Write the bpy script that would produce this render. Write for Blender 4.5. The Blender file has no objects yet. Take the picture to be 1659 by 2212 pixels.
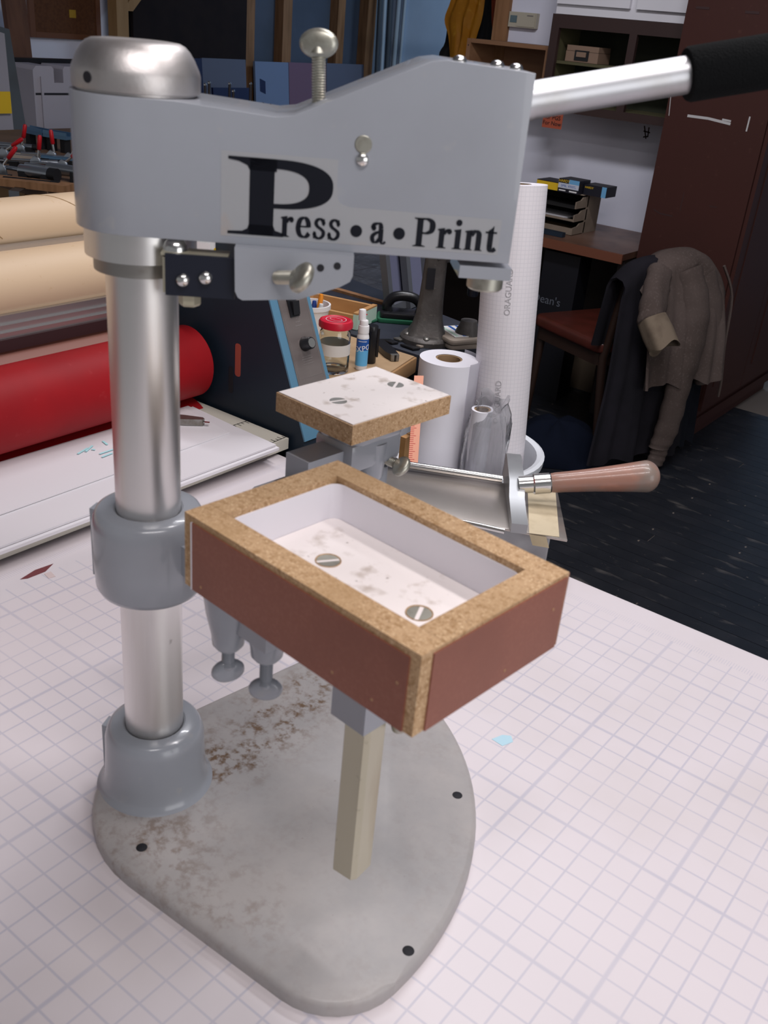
import bpy, bmesh, math, random
from mathutils import Vector, Matrix

# ---------------------------------------------------------------- scene, camera, light
scene = bpy.context.scene
COL = scene.collection
PI = math.pi
R = math.radians
random.seed(7)

cam_data = bpy.data.cameras.new('camera')
cam = bpy.data.objects.new('camera', cam_data)
COL.objects.link(cam)
cam.matrix_world = Matrix(((0.7869, -0.3379, 0.5164, 0.0),
                           (0.6112, 0.3115, -0.7276, 0.0),
                           (0.0850, 0.8882, 0.4516, 1.5590),
                           (0, 0, 0, 1)))
cam_data.sensor_fit = 'HORIZONTAL'
cam_data.sensor_width = 36.0
cam_data.lens = 45.35
cam_data.clip_start = 0.02
cam_data.dof.use_dof = True
cam_data.dof.focus_distance = 1.9
cam_data.dof.aperture_fstop = 22.0
scene.camera = cam

world = bpy.data.worlds.new('world')
scene.world = world
world.use_nodes = True
world.node_tree.nodes['Background'].inputs[0].default_value = (0.96, 0.97, 1.0, 1)
world.node_tree.nodes['Background'].inputs[1].default_value = 0.22

def area_light(name, loc, target, size, size_y, power, color):
    l = bpy.data.lights.new(name, 'AREA')
    l.shape = 'RECTANGLE'; l.size = size; l.size_y = size_y
    l.energy = power; l.color = color
    o = bpy.data.objects.new(name, l); COL.objects.link(o)
    o.location = loc
    o.rotation_euler = (Vector(target) - Vector(loc)).to_track_quat('-Z', 'Y').to_euler()
    return o

# ceiling tubes over the cutting table and big daylight door on the right hand side
area_light('tube_light_table', (-0.25, 1.20, 2.90), (-0.30, 0.75, 0.9), 1.2, 0.14, 19, (1.0, 0.95, 0.95))
area_light('tube_light_front', (0.37, -0.02, 2.90), (-0.1, 0.3, 0.9), 1.2, 0.14, 18, (1.0, 0.95, 0.95))
area_light('tube_light_desk', (-1.2, 2.1, 3.05), (-1.55, 3.3, 0.6), 1.2, 0.14, 36, (0.95, 0.95, 1.0))
area_light('daylight_door', (3.2, 0.1, 1.75), (-0.8, 0.7, 1.15), 2.4, 2.2, 40, (0.98, 0.98, 1.0))
area_light('roof_light_back', (-3.3, 6.6, 3.05), (-3.4, 7.3, 1.2), 1.0, 0.4, 36, (0.66, 0.84, 1.0))

vs = scene.view_settings
vs.view_transform = 'Standard'
vs.look = 'None'
vs.exposure = 0.1
vs.gamma = 1.0
vs.use_curve_mapping = False

# ---------------------------------------------------------------- materials
MATS = {}
def nd(nt, kind, **kw):
    n = nt.nodes.new(kind)
    for k, v in kw.items():
        setattr(n, k, v)
    return n
def mat(name, col, rough=0.5, metal=0.0, spec=0.5, coat=0.0, sheen=0.0, noise=None, bump=None, trans=0.0, ior=1.45, emit=None, alpha=1.0, aniso=0.0):
    """principled material; noise = list of (scale, colour, low, high, detail) layers mixed over the base colour; bump=(scale, strength)"""
    m = bpy.data.materials.new(name); m.use_nodes = True
    nt = m.node_tree; b = nt.nodes['Principled BSDF']
    b.inputs['Base Color'].default_value = (*col, 1)
    b.inputs['Roughness'].default_value = rough
    b.inputs['Metallic'].default_value = metal
    b.inputs['Specular IOR Level'].default_value = spec
    b.inputs['Coat Weight'].default_value = coat
    b.inputs['Sheen Weight'].default_value = sheen
    b.inputs['Transmission Weight'].default_value = trans
    b.inputs['IOR'].default_value = ior
    b.inputs['Alpha'].default_value = alpha
    b.inputs['Anisotropic'].default_value = aniso
    if emit:
        b.inputs['Emission Color'].default_value = (*emit[0], 1)
        b.inputs['Emission Strength'].default_value = emit[1]
    if noise or bump:
        tc = nd(nt, 'ShaderNodeTexCoord')
    if noise:
        prev = None
        for i, ly in enumerate(noise):
            sc, c, lo, hi = ly[:4]
            det = ly[4] if len(ly) > 4 else 4.0
            st = ly[5] if len(ly) > 5 else None
            src = tc.outputs['Object']
            if st or i:
                mp = nd(nt, 'ShaderNodeMapping'); nt.links.new(src, mp.inputs['Vector'])
                if st: mp.inputs['Scale'].default_value = st
                mp.inputs['Location'].default_value = (3.7*i, 1.3*i, 2.1*i)
                src = mp.outputs[0]
            n = nd(nt, 'ShaderNodeTexNoise'); n.inputs['Scale'].default_value = sc; n.inputs['Detail'].default_value = det
            nt.links.new(src, n.inputs['Vector'])
            r = nd(nt, 'ShaderNodeMapRange'); r.inputs[1].default_value = lo; r.inputs[2].default_value = hi
            nt.links.new(n.outputs[0], r.inputs[0])
            mx = nd(nt, 'ShaderNodeMix', data_type='RGBA')
            nt.links.new(r.outputs[0], mx.inputs[0])
            if prev is None: mx.inputs[6].default_value = (*col, 1)
            else: nt.links.new(prev, mx.inputs[6])
            mx.inputs[7].default_value = (*c, 1)
            prev = mx.outputs[2]
        nt.links.new(prev, b.inputs['Base Color'])
    if bump:
        n = nd(nt, 'ShaderNodeTexNoise'); n.inputs['Scale'].default_value = bump[0]; n.inputs['Detail'].default_value = 3
        src = tc.outputs['Object']
        if len(bump) > 2:
            mp = nd(nt, 'ShaderNodeMapping'); nt.links.new(src, mp.inputs['Vector']); mp.inputs['Scale'].default_value = bump[2]; src = mp.outputs[0]
        nt.links.new(src, n.inputs['Vector'])
        bp = nd(nt, 'ShaderNodeBump'); bp.inputs['Strength'].default_value = bump[1]; bp.inputs['Distance'].default_value = 0.002
        nt.links.new(n.outputs[0], bp.inputs['Height']); nt.links.new(bp.outputs[0], b.inputs['Normal'])
    MATS[name] = m
    return m

mat('grey_enamel', (0.300, 0.315, 0.350), 0.24, coat=0.3, noise=[(9, (0.275, 0.285, 0.315), .45, .75), (60, (0.335, 0.335, 0.345), .66, .8)])
mat('aluminium', (0.76, 0.745, 0.73), 0.33, 1.0, noise=[(30, (0.60, 0.56, 0.52), .55, .8, 4, (1, 1, .08)), (45, (0.14, 0.13, 0.13), .71, .78, 6, (1, 1, .7))])
mat('handle_alu', (0.50, 0.50, 0.52), 0.42, 1.0, noise=[(24, (0.40, 0.38, 0.36), .5, .75)])
mat('cast_aluminium', (0.54, 0.51, 0.50), 0.44, 1.0, noise=[(40, (0.44, 0.40, 0.38), .5, .75)], bump=(400, .05))
mat('steel_bright', (0.70, 0.69, 0.67), 0.18, 1.0)
mat('chrome', (0.75, 0.75, 0.76), 0.08, 1.0)
mat('zinc', (0.44, 0.43, 0.37), 0.38, 0.85, noise=[(120, (0.32, 0.30, 0.25), .5, .7)])
mat('dull_steel', (0.33, 0.32, 0.30), 0.42, 0.9, noise=[(60, (0.22, 0.2, 0.17), .5, .7)])
mat('black_steel', (0.010, 0.012, 0.022), 0.30)
mat('black_hole', (0.008, 0.008, 0.012), 0.7)
mat('black_vinyl', (0.005, 0.006, 0.011), 0.45, spec=.25)
mat('sticker', (0.325, 0.33, 0.345), 0.26, coat=.3, noise=[(28, (0.36, 0.31, 0.285), .6, .72)])
mat('foam_black', (0.005, 0.0055, 0.006), 1.0, spec=.15, bump=(700, .6))
mat('mdf', (0.48, 0.31, 0.170), 0.8, noise=[(300, (0.33, 0.19, 0.085), .46, .68, 3), (620, (0.66, 0.47, 0.29), .56, .70, 2), (800, (0.15, 0.08, 0.04), .64, .73, 2), (14, (0.38, 0.235, 0.115), .5, .75)], bump=(600, .12))
mat('brown_laminate', (0.235, 0.078, 0.048), 0.45, spec=.45, noise=[(420, (0.26, 0.092, 0.058), .45, .65, 2), (16, (0.205, 0.068, 0.042), .45, .7)])
mat('nail_filler', (0.36, 0.20, 0.11), 0.8)
mat('white_laminate', (0.86, 0.79, 0.77), 0.42, noise=[(60, (0.56, 0.48, 0.43), .585, .74, 10), (170, (0.22, 0.17, 0.14), .69, .75, 6)])
mat('white_liner', (0.76, 0.74, 0.79), 0.42)
mat('post_metal', (0.50, 0.47, 0.36), 0.40, 0.55, noise=[(24, (0.36, 0.30, 0.20), .48, .72, 5, (1, 1, .25)), (70, (0.17, 0.13, 0.08), .66, .76, 5)])
mat('wood_handle', (0.29, 0.145, 0.105), 0.36, coat=.2, noise=[(14, (0.21, 0.165, 0.14), .42, .60, 4), (60, (0.36, 0.17, 0.12), .55, .75, 3, (.15, 1, 1))])

# ---------------------------------------------------------------- mesh helpers
def new_bm(): return bmesh.new()
def to_mesh(bm, name, smooth=None, matrix=None):
    if matrix is not None: bm.transform(matrix)
    bmesh.ops.recalc_face_normals(bm, faces=bm.faces)
    me = bpy.data.meshes.new(name)
    bm.to_mesh(me); bm.free()
    if smooth is not None:
        for p in me.polygons: p.use_smooth = True
        me.set_sharp_from_angle(angle=R(smooth))
    return me
def frame(o, x, y, z):
    """matrix from origin and three axes"""
    return Matrix(((x[0], y[0], z[0], o[0]), (x[1], y[1], z[1], o[1]), (x[2], y[2], z[2], o[2]), (0, 0, 0, 1)))
def zframe(o, d):
    """frame at o whose z axis runs along d"""
    q = Vector(d).normalized().to_track_quat('Z', 'Y')
    return Matrix.Translation(Vector(o)) @ q.to_matrix().to_4x4()
def rot_z(a, o=(0, 0, 0)): return Matrix.Translation(Vector(o)) @ Matrix.Rotation(a, 4, 'Z')
def bevel(bm, w, seg=2, ang=30):
    es = [e for e in bm.edges if len(e.link_faces) == 2 and e.calc_face_angle(0) > R(ang)]
    if es: bmesh.ops.bevel(bm, geom=es, offset=w, segments=seg, profile=.5, affect='EDGES', clamp_overlap=True)
def add_box(bm, c, s, m=None):
    x, y, z = s[0]/2, s[1]/2, s[2]/2
    co = [(-x,-y,-z),(x,-y,-z),(x,y,-z),(-x,y,-z),(-x,-y,z),(x,-y,z),(x,y,z),(-x,y,z)]
    vs_ = []
    for p in co:
        v = Vector(p) + Vector(c)
        if m is not None: v = m @ v
        vs_.append(bm.verts.new(v))
    for f in ((3,2,1,0),(4,5,6,7),(0,1,5,4),(1,2,6,5),(2,3,7,6),(3,0,4,7)):
        bm.faces.new([vs_[i] for i in f])
def box_mesh(name, c, s, m=None, bev=0.0, seg=2):
    bm = new_bm(); add_box(bm, c, s, m)
    if bev: bevel(bm, bev, seg)
    return to_mesh(bm, name, 40 if bev else None)
def add_lathe(bm, prof, n=32, m=None, close=True):
    """prof: list of (r, z) from bottom to top, spun round z"""
    rings = []
    for r, z in prof:
        if r < 1e-6:
            v = Vector((0, 0, z)); v = m @ v if m is not None else v
            rings.append([bm.verts.new(v)])
        else:
            ring = []
            for k in range(n):
                a = 2*PI*k/n
                v = Vector((r*math.cos(a), r*math.sin(a), z)); v = m @ v if m is not None else v
                ring.append(bm.verts.new(v))
            rings.append(ring)
    for a, b in zip(rings[:-1], rings[1:]):
        if len(a) == 1 and len(b) == 1: continue
        for k in range(n):
            k2 = (k+1) % n
            if len(a) == 1: bm.faces.new((a[0], b[k2], b[k]))
            elif len(b) == 1: bm.faces.new((a[k], a[k2], b[0]))
            else: bm.faces.new((a[k], a[k2], b[k2], b[k]))
    if close:
        if len(rings[0]) > 1: bm.faces.new(rings[0][::-1])
        if len(rings[-1]) > 1: bm.faces.new(rings[-1])
def lathe_mesh(name, prof, n=32, m=None, smooth=35, close=True):
    bm = new_bm(); add_lathe(bm, prof, n, m, close)
    return to_mesh(bm, name, smooth)
def add_prism(bm, pts, z0, z1, m=None):
    """extrude an xy outline from z0 to z1"""
    lo = []; hi = []
    for p in pts:
        a = Vector((p[0], p[1], z0)); b = Vector((p[0], p[1], z1))
        if m is not None: a = m @ a; b = m @ b
        lo.append(bm.verts.new(a)); hi.append(bm.verts.new(b))
    n = len(pts)
    bm.faces.new(lo[::-1]); bm.faces.new(hi)
    for k in range(n):
        bm.faces.new((lo[k], lo[(k+1) % n], hi[(k+1) % n], hi[k]))
def prism_mesh(name, pts, z0, z1, m=None, bev=0, seg=2, smooth=35, ang=30):
    bm = new_bm(); add_prism(bm, pts, z0, z1, m)
    if bev:
        bmesh.ops.recalc_face_normals(bm, faces=bm.faces); bevel(bm, bev, seg, ang)
    return to_mesh(bm, name, smooth)
def add_tube(bm, path, r, n=12, caps=True):
    path = [Vector(p) for p in path]
    rs = r if isinstance(r, (list, tuple)) else [r]*len(path)
    prev = None; rings = []
    for i, p in enumerate(path):
        if i == 0: t = path[1]-path[0]
        elif i == len(path)-1: t = path[-1]-path[-2]
        else: t = (path[i+1]-path[i]).normalized()+(path[i]-path[i-1]).normalized()
        t.normalize()
        if prev is None:
            u = t.orthogonal().normalized()
        else:
            u = (prev - t*prev.dot(t)).normalized()
        prev = u; w = t.cross(u)
        rings.append([bm.verts.new(p + (u*math.cos(2*PI*k/n)+w*math.sin(2*PI*k/n))*rs[i]) for k in range(n)])
    for a, b in zip(rings[:-1], rings[1:]):
        for k in range(n): bm.faces.new((a[k], a[(k+1) % n], b[(k+1) % n], b[k]))
    if caps:
        bm.faces.new(rings[0][::-1]); bm.faces.new(rings[-1])
def tube_mesh(name, path, r, n=12, smooth=50):
    bm = new_bm(); add_tube(bm, path, r, n)
    return to_mesh(bm, name, smooth)
def catmull(pts, n=8, closed=False):
    P = [Vector(p) for p in pts]; out = []
    m = len(P)
    for i in range(m if closed else m-1):
        if closed: a, b, c, d = P[i-1], P[i], P[(i+1) % m], P[(i+2) % m]
        else: a, b, c, d = P[max(i-1, 0)], P[i], P[i+1], P[min(i+2, m-1)]
        for k in range(n):
            t = k/n
            out.append(.5*((2*b)+(c-a)*t+(2*a-5*b+4*c-d)*t*t+(3*b-a-3*c+d)*t**3))
    if not closed: out.append(P[-1])
    return out

# ---------------------------------------------------------------- object helpers
def link(name, me, m, parent=None, kind=None, label=None, cat=None, group=None):
    o = bpy.data.objects.new(name, me)
    COL.objects.link(o)
    if m: me.materials.append(MATS[m])
    if parent is not None: o.parent = parent
    if kind: o['kind'] = kind
    if label: o['label'] = label
    if cat: o['category'] = cat
    if group: o['group'] = group
    return o
def root(name, loc, label, cat, group=None, rz=0.0):
    o = bpy.data.objects.new(name, None)
    o.empty_display_size = 0.05
    COL.objects.link(o)
    o.location = loc; o.rotation_euler = (0, 0, rz)
    o['label'] = label; o['category'] = cat
    if group: o['group'] = group
    return o
def world_loc(o):
    v = Vector((0, 0, 0))
    while o is not None: v += Vector(o.location); o = o.parent
    return v
def part(parent, name, me, m, label=None, kind=None):
    """mesh given in world coordinates becomes a child of an unrotated thing"""
    me.transform(Matrix.Translation(-world_loc(parent)))
    return link(name, me, m, parent, kind, label)
def solo(name, me, m, label, cat, group=None, kind=None):
    """one-mesh thing: mesh in world coordinates, origin moved to its base"""
    n = len(me.vertices)
    c = Vector((sum(v.co.x for v in me.vertices)/n, sum(v.co.y for v in me.vertices)/n, min(v.co.z for v in me.vertices)))
    me.transform(Matrix.Translation(-c))
    o = link(name, me, m, None, kind, label, cat, group); o.location = c
    return o
def struct(name, me, m, label=None):
    o = link(name, me, m, None, 'structure')
    if label: o['label'] = label
    return o
def text_mesh(s, size, m, extrude=0.0002, align='CENTER'):
    cu = bpy.data.curves.new('lettering', 'FONT'); cu.body = s; cu.size = size; cu.extrude = extrude
    cu.align_x = align; cu.align_y = 'CENTER'; cu.resolution_u = 3
    o = bpy.data.objects.new('lettering', cu); COL.objects.link(o)
    dg = bpy.context.evaluated_depsgraph_get()
    me = bpy.data.meshes.new_from_object(o.evaluated_get(dg))
    bpy.data.objects.remove(o); bpy.data.curves.remove(cu)
    me.materials.clear()
    me.transform(m)
    return me

# ---------------------------------------------------------------- the setting: floor and walls
mat('floor_black', (0.012, 0.0135, 0.018), 0.42, noise=[(5, (0.020, 0.021, 0.026), .45, .7), (14, (0.10, 0.09, 0.085), .60, .80, 10, (.6, 1.6, 1)), (45, (0.22, 0.18, 0.15), .69, .76, 8)], bump=(40, .2))
mat('floor_base', (0.15, 0.125, 0.11), 0.9)
mat('floor_far', (0.13, 0.105, 0.105), 0.55, noise=[(3, (0.08, 0.065, 0.065), .4, .65), (25, (0.18, 0.16, 0.16), .55, .7)])
mat('wall_white', (0.72, 0.72, 0.82), 0.75, noise=[(3, (0.66, 0.66, 0.77), .4, .65)])
mat('wall_blue', (0.44, 0.58, 0.78), 0.8, noise=[(2.5, (0.38, 0.51, 0.71), .4, .7)])
mat('ceiling_grey', (0.42, 0.43, 0.46), 0.9)
mat('stud_wood', (0.26, 0.13, 0.06), 0.7, noise=[(6, (0.18, 0.085, 0.035), .4, .65, 4, (6, 6, .5))])
mat('board_dark', (0.016, 0.010, 0.010), 0.75, spec=.2, noise=[(5, (0.011, 0.007, 0.008), .4, .65)])

fl = struct('floor', box_mesh('floor', (-1.8, 3.6, -0.0272), (11.0, 13.0, 0.05)), 'floor_base', 'dark wooden workshop floor')
pl_w = 0.0625
random.seed(3)
plank_cache = {}
def plank(L):
    if L not in plank_cache:
        bm = new_bm(); add_box(bm, (0, 0, 0.003), (L-0.003, pl_w-0.0022, 0.006)); bevel(bm, .0012, 1)
        plank_cache[L] = to_mesh(bm, 'plank'); plank_cache[L].materials.append(MATS['floor_black'])
    return plank_cache[L]
y = 1.25
while y < 4.75:
    x = -4.6 - random.choice((0, .6, 1.2))
    while x < 1.1:
        L = random.choice((1.8, 2.4, 3.0))
        o = bpy.data.objects.new('plank', plank(L)); COL.objects.link(o); o.parent = fl
        o.location = (x+L/2, y, -0.006 + random.uniform(0, .0008))
        x += L
    y += pl_w
# worn tile floor of the next bay, reached over a low threshold strip
bm = new_bm(); add_box(bm, (-3.9, 7.2, -.001), (5.0, 4.86, .01))
far_floor = part(fl, 'tile_bed', to_mesh(bm, 'tile_bed'), 'floor_base')
tile_me = box_mesh('floor_tile', (0, 0, 0.004), (.296, .296, .006), bev=.001, seg=1); tile_me.materials.append(MATS['floor_far'])
for i in range(11):
    for j in range(8):
        o = bpy.data.objects.new('floor_tile', tile_me); COL.objects.link(o); o.parent = fl
        o.location = (-6.1+i*.3, 4.98+j*.3, .004+random.uniform(0, .0012)); o.rotation_euler = (0, 0, random.choice((0, PI/2, PI)))

WL = -5.9      # left far wall plane
WB = 7.4       # back wall plane
struct('wall_left', box_mesh('wall_left', (WL-.06, 4.0, 1.6), (.12, 8.0, 3.2)), 'wall_white', 'white wall behind the clamp bench')
struct('wall_back', box_mesh('wall_back', (-2.2, WB+.06, 1.6), (7.6, .12, 3.2)), 'wall_blue', 'pale blue wall at the far corner')
struct('wall_right', box_mesh('wall_right', (-2.255, 4.68, 1.6), (1.10, .12, 3.2)), 'wall_white', 'white partition wall behind the desk')
struct('ceiling', box_mesh('ceiling', (-1.8, 3.6, 3.25), (11, 13, .1)), 'ceiling_grey', 'grey workshop ceiling')

# ---------------------------------------------------------------- cutting table with gridded mat
def grid_material():
    m = bpy.data.materials.new('grid_mat'); m.use_nodes = True
    nt = m.node_tree; b = nt.nodes['Principled BSDF']
    b.inputs['Roughness'].default_value = .38
    tc = nd(nt, 'ShaderNodeTexCoord'); sp = nd(nt, 'ShaderNodeSeparateXYZ'); nt.links.new(tc.outputs['Object'], sp.inputs[0])
    def mth(op, a, b_=None, c=None):
        n = nd(nt, 'ShaderNodeMath', operation=op)
        for i, v in enumerate((a, b_, c)):
            if v is None: continue
            if isinstance(v, (int, float)): n.inputs[i].default_value = v
            else: nt.links.new(v, n.inputs[i])
        return n.outputs[0]
    def lines(src, off, step, w):
        t = mth('DIVIDE', mth('SUBTRACT', src, off), step)
        d = mth('PINGPONG', t, .5)
        r = nd(nt, 'ShaderNodeMapRange', interpolation_type='SMOOTHSTEP')
        r.inputs[1].default_value = w*.35; r.inputs[2].default_value = w; r.inputs[3].default_value = 1; r.inputs[4].default_value = 0
        nt.links.new(d, r.inputs[0]); return r.outputs[0]
    X, Y = sp.outputs[0], sp.outputs[1]
    gx = lines(X, GX, .0254, .055); gy = lines(Y, GY, .0254, .055)
    gx6 = lines(X, GX+.0254*3, .0254*6, .018); gy6 = lines(Y, GY+.0254*2, .0254*6, .018)
    g = mth('MAXIMUM', mth('MULTIPLY', mth('MAXIMUM', gx, gy), .42), mth('MULTIPLY', mth('MAXIMUM', gx6, gy6), .40))
    inside = mth('MULTIPLY', mth('LESS_THAN', Y, 1.05), mth('GREATER_THAN', X, -.945))
    g = mth('MULTIPLY', g, inside)
    # ruler ticks along the two visible margins
    tk = mth('MULTIPLY', lines(Y, GY, .0254/8, .12), mth('MULTIPLY', mth('LESS_THAN', X, -.965), mth('GREATER_THAN', X, -.978)))
    tk2 = mth('MULTIPLY', lines(X, GX, .0254/8, .12), mth('MULTIPLY', mth('GREATER_THAN', Y, 1.048), mth('LESS_THAN', Y, 1.06)))
    g = mth('MAXIMUM', g, mth('MULTIPLY', mth('MAXIMUM', tk, tk2), .5))
    n = nd(nt, 'ShaderNodeTexNoise'); n.inputs['Scale'].default_value = 9; n.inputs['Detail'].default_value = 5
    nt.links.new(tc.outputs['Object'], n.inputs['Vector'])
    wear = nd(nt, 'ShaderNodeMapRange'); wear.inputs[1].default_value = .3; wear.inputs[2].default_value = .65; wear.inputs[3].default_value = .55
    nt.links.new(n.outputs[0], wear.inputs[0])
    g = mth('MULTIPLY', g, wear.outputs[0])
    base = nd(nt, 'ShaderNodeMix', data_type='RGBA'); base.inputs[6].default_value = (.705, .645, .672, 1); base.inputs[7].default_value = (.65, .59, .598, 1)
    st = nd(nt, 'ShaderNodeMapRange'); st.inputs[1].default_value = .48; st.inputs[2].default_value = .75
    n2 = nd(nt, 'ShaderNodeTexNoise'); n2.inputs['Scale'].default_value = 5; n2.inputs['Detail'].default_value = 7
    nt.links.new(tc.outputs['Object'], n2.inputs['Vector']); nt.links.new(n2.outputs[0], st.inputs[0]); nt.links.new(st.outputs[0], base.inputs[0])
    mx = nd(nt, 'ShaderNodeMix', data_type='RGBA'); nt.links.new(g, mx.inputs[0]); nt.links.new(base.outputs[2], mx.inputs[6])
    mx.inputs[7].default_value = (.30, .325, .46, 1)
    nt.links.new(mx.outputs[2], b.inputs['Base Color'])
    MATS['grid_mat'] = m
GX, GY = -0.5147, 0.3211
grid_material()
mat('table_frame', (0.20, 0.20, 0.21), 0.5)
mat('ink_red', (0.16, 0.035, 0.04), 0.7)
mat('ink_pink', (0.62, 0.50, 0.49), 0.7)
mat('ink_blue', (0.45, 0.66, 0.76), 0.7)
table = root('cutting_table', (0, 0, 0), 'long cutting table under a white blue-gridded vinyl mat', 'table')
def rounded(x0, x1, y0, y1, r, n=6):
    pts = []
    for cx, cy, a in ((x1-r, y0+r, -90), (x1-r, y1-r, 0), (x0+r, y1-r, 90), (x0+r, y0+r, 180)):
        for k in range(n+1):
            t = R(a+90*k/n); pts.append((cx+r*math.cos(t), cy+r*math.sin(t)))
    return pts
link('mat', prism_mesh('mat', rounded(-1.045, .9, -.5, 1.098, .012), .8975, .9, bev=.0012, seg=2, ang=50), 'grid_mat', table)
link('table_top', prism_mesh('table_top', rounded(-1.038, .89, -.49, 1.09, .012), .858, .8974), 'table_frame', table)
for lx in (-.86, .8):
    for ly in (-.4, 1.0):
        link('leg', box_mesh('leg', (lx, ly, .429), (.06, .06, .858), bev=.004), 'table_frame', table)
def smear(name, pts, m, lab):
    bm = new_bm(); add_prism(bm, pts, .9001, .9004)
    link(name, to_mesh(bm, name), m, table, label=lab)
smear('ink_smear', [(-0.9528, 0.5748), (-0.9594, 0.6005), (-0.9572, 0.6263), (-0.9476, 0.6078), (-0.9482, 0.5828)], 'ink_red', 'dark red ink smear')
smear('ink_smear', [(-0.9440, 0.6033), (-0.9429, 0.6127), (-0.9287, 0.6094), (-0.9308, 0.6008)], 'ink_pink', 'faint pink ink smear')
smear('ink_smear', [(-0.3539, 0.7316), (-0.3491, 0.7452), (-0.3415, 0.7505), (-0.3350, 0.7436), (-0.3398, 0.7301)], 'ink_blue', 'pale blue ink smear')

# ---------------------------------------------------------------- the press
TZ = 0.9
AX, AY = -0.5495, 0.4495                 # column axis
T = Vector((AX, AY, 0))
press = root('pad_printing_press', (AX, AY, TZ), 'grey cast benchtop printing press with swing tray, on gridded table', 'press')
def pp(name, me, m, parent=None, label=None, shift=True):
    """press part: mesh given with the column axis as x=y=0 and real z"""
    if shift: me.transform(Matrix.Translation((AX, AY, 0)))
    return part(parent or press, name, me, m, label)

# base plate: a rounded quarter sector
def base_outline(inset=0.0):
    pts = []
    def arc(cx, cy, r, a0, a1, n):
        for k in range(n+1):
            a = R(a0+(a1-a0)*k/n); pts.append((cx+r*math.cos(a), cy+r*math.sin(a)))
    RO = .300-inset
    a1, a2 = 2.5, 81.5                    # directions of the two straight sides
    o1, o2 = .0935-inset, .062-inset        # their distances from the axis
    rc = .065-inset
    n1 = Vector((math.sin(R(a1)), -math.cos(R(a1)))); n2 = Vector((-math.sin(R(a2)), math.cos(R(a2))))
    # corner 1: circle tangent inside big arc and side 1
    def corner(nv, off, sgn, ang):
        d = Vector((math.cos(R(ang)), math.sin(R(ang))))
        q = off-rc
        L = math.sqrt((RO-rc)**2-q*q)
        return nv*q+d*L
    c1 = corner(n1, o1, 1, a1); c2 = corner(n2, o2, 1, a2)
    b1 = math.degrees(math.atan2(c1.y, c1.x)); b2 = math.degrees(math.atan2(c2.y, c2.x))
    arc(c1.x, c1.y, rc, a1-90, b1, 8)
    arc(0, 0, RO, b1, b2, 26)
    arc(c2.x, c2.y, rc, b2, a2+90, 8)
    # corner at the column: circle tangent to both sides
    rk = .122-inset
    # centre: distance o1-rk from axis along n1, o2-rk along n2
    A_ = Matrix(((n1.x, n1.y), (n2.x, n2.y))); ck = A_.inverted() @ Vector((o1-rk, o2-rk))
    arc(ck.x, ck.y, rk, a2+90, a1+270, 12)
    return pts
bz = TZ+.0145
def base_material():
    """grey enamel with rust-brown grime scattered densest along the far side and near the collar"""
    m = bpy.data.materials.new('base_enamel'); m.use_nodes = True; nt = m.node_tree; b = nt.nodes['Principled BSDF']
    b.inputs['Roughness'].default_value = .38; b.inputs['Coat Weight'].default_value = .0; b.inputs['Specular IOR Level'].default_value = .35
    tc = nd(nt, 'ShaderNodeTexCoord'); src = tc.outputs['Object']
    def noise(sc, det, lo, hi):
        n = nd(nt, 'ShaderNodeTexNoise'); n.inputs['Scale'].default_value = sc; n.inputs['Detail'].default_value = det; n.inputs['Roughness'].default_value = .65
        nt.links.new(src, n.inputs['Vector']); r = nd(nt, 'ShaderNodeMapRange'); r.inputs[1].default_value = lo; r.inputs[2].default_value = hi
        nt.links.new(n.outputs[0], r.inputs[0]); return r.outputs[0]
    def blob(c, rad, amt):
        v = nd(nt, 'ShaderNodeVectorMath', operation='DISTANCE'); nt.links.new(src, v.inputs[0]); v.inputs[1].default_value = c
        r = nd(nt, 'ShaderNodeMapRange', interpolation_type='SMOOTHSTEP'); r.inputs[1].default_value = 0; r.inputs[2].default_value = rad; r.inputs[3].default_value = amt; r.inputs[4].default_value = 0
        nt.links.new(v.outputs['Value'], r.inputs[0]); return r.outputs[0]
    def mth(op, a, c):
        n = nd(nt, 'ShaderNodeMath', operation=op)
        for i, v in enumerate((a, c)):
            if isinstance(v, (int, float)): n.inputs[i].default_value = v
            else: nt.links.new(v, n.inputs[i])
        return n.outputs[0]
    dens = .10
    for c, rad, amt in (((.035, .055, .0145), .055, 1.2), ((.022, .10, .0145), .065, 1.2), ((.018, .15, .0145), .065, 1.1), ((.02, .20, .0145), .06, .9), ((.06, -.055, .0145), .09, .55), ((.16, -.065, .0145), .07, .35)):
        dens = mth('ADD', dens, blob(c, rad, amt))
    fine = noise(110, 9, .46, .62)
    grime = mth('MULTIPLY', mth('MULTIPLY', fine, noise(24, 5, .40, .56)), dens)
    dots = mth('MULTIPLY', noise(150, 4, .70, .76), .55)
    g = mth('MINIMUM', mth('MAXIMUM', grime, dots), 1.0)
    mx0 = nd(nt, 'ShaderNodeMix', data_type='RGBA'); nt.links.new(noise(9, 5, .38, .66), mx0.inputs[0]); mx0.inputs[6].default_value = (.335, .32, .32, 1); mx0.inputs[7].default_value = (.41, .38, .37, 1)
    mx = nd(nt, 'ShaderNodeMix', data_type='RGBA'); nt.links.new(g, mx.inputs[0]); nt.links.new(mx0.outputs[2], mx.inputs[6]); mx.inputs[7].default_value = (.15, .088, .048, 1)
    nt.links.new(mx.outputs[2], b.inputs['Base Color']); MATS['base_enamel'] = m
base_material()
bm = new_bm(); add_prism(bm, base_outline(), TZ, bz)
bmesh.ops.recalc_face_normals(bm, faces=bm.faces)
top_e = [e for e in bm.edges if all(abs(v.co.z-bz) < 1e-5 for v in e.verts)]
bmesh.ops.bevel(bm, geom=top_e, offset=.005, segments=4, profile=.5, affect='EDGES')
base = pp('base_plate', to_mesh(bm, 'base_plate', 35), 'base_enamel')
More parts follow.
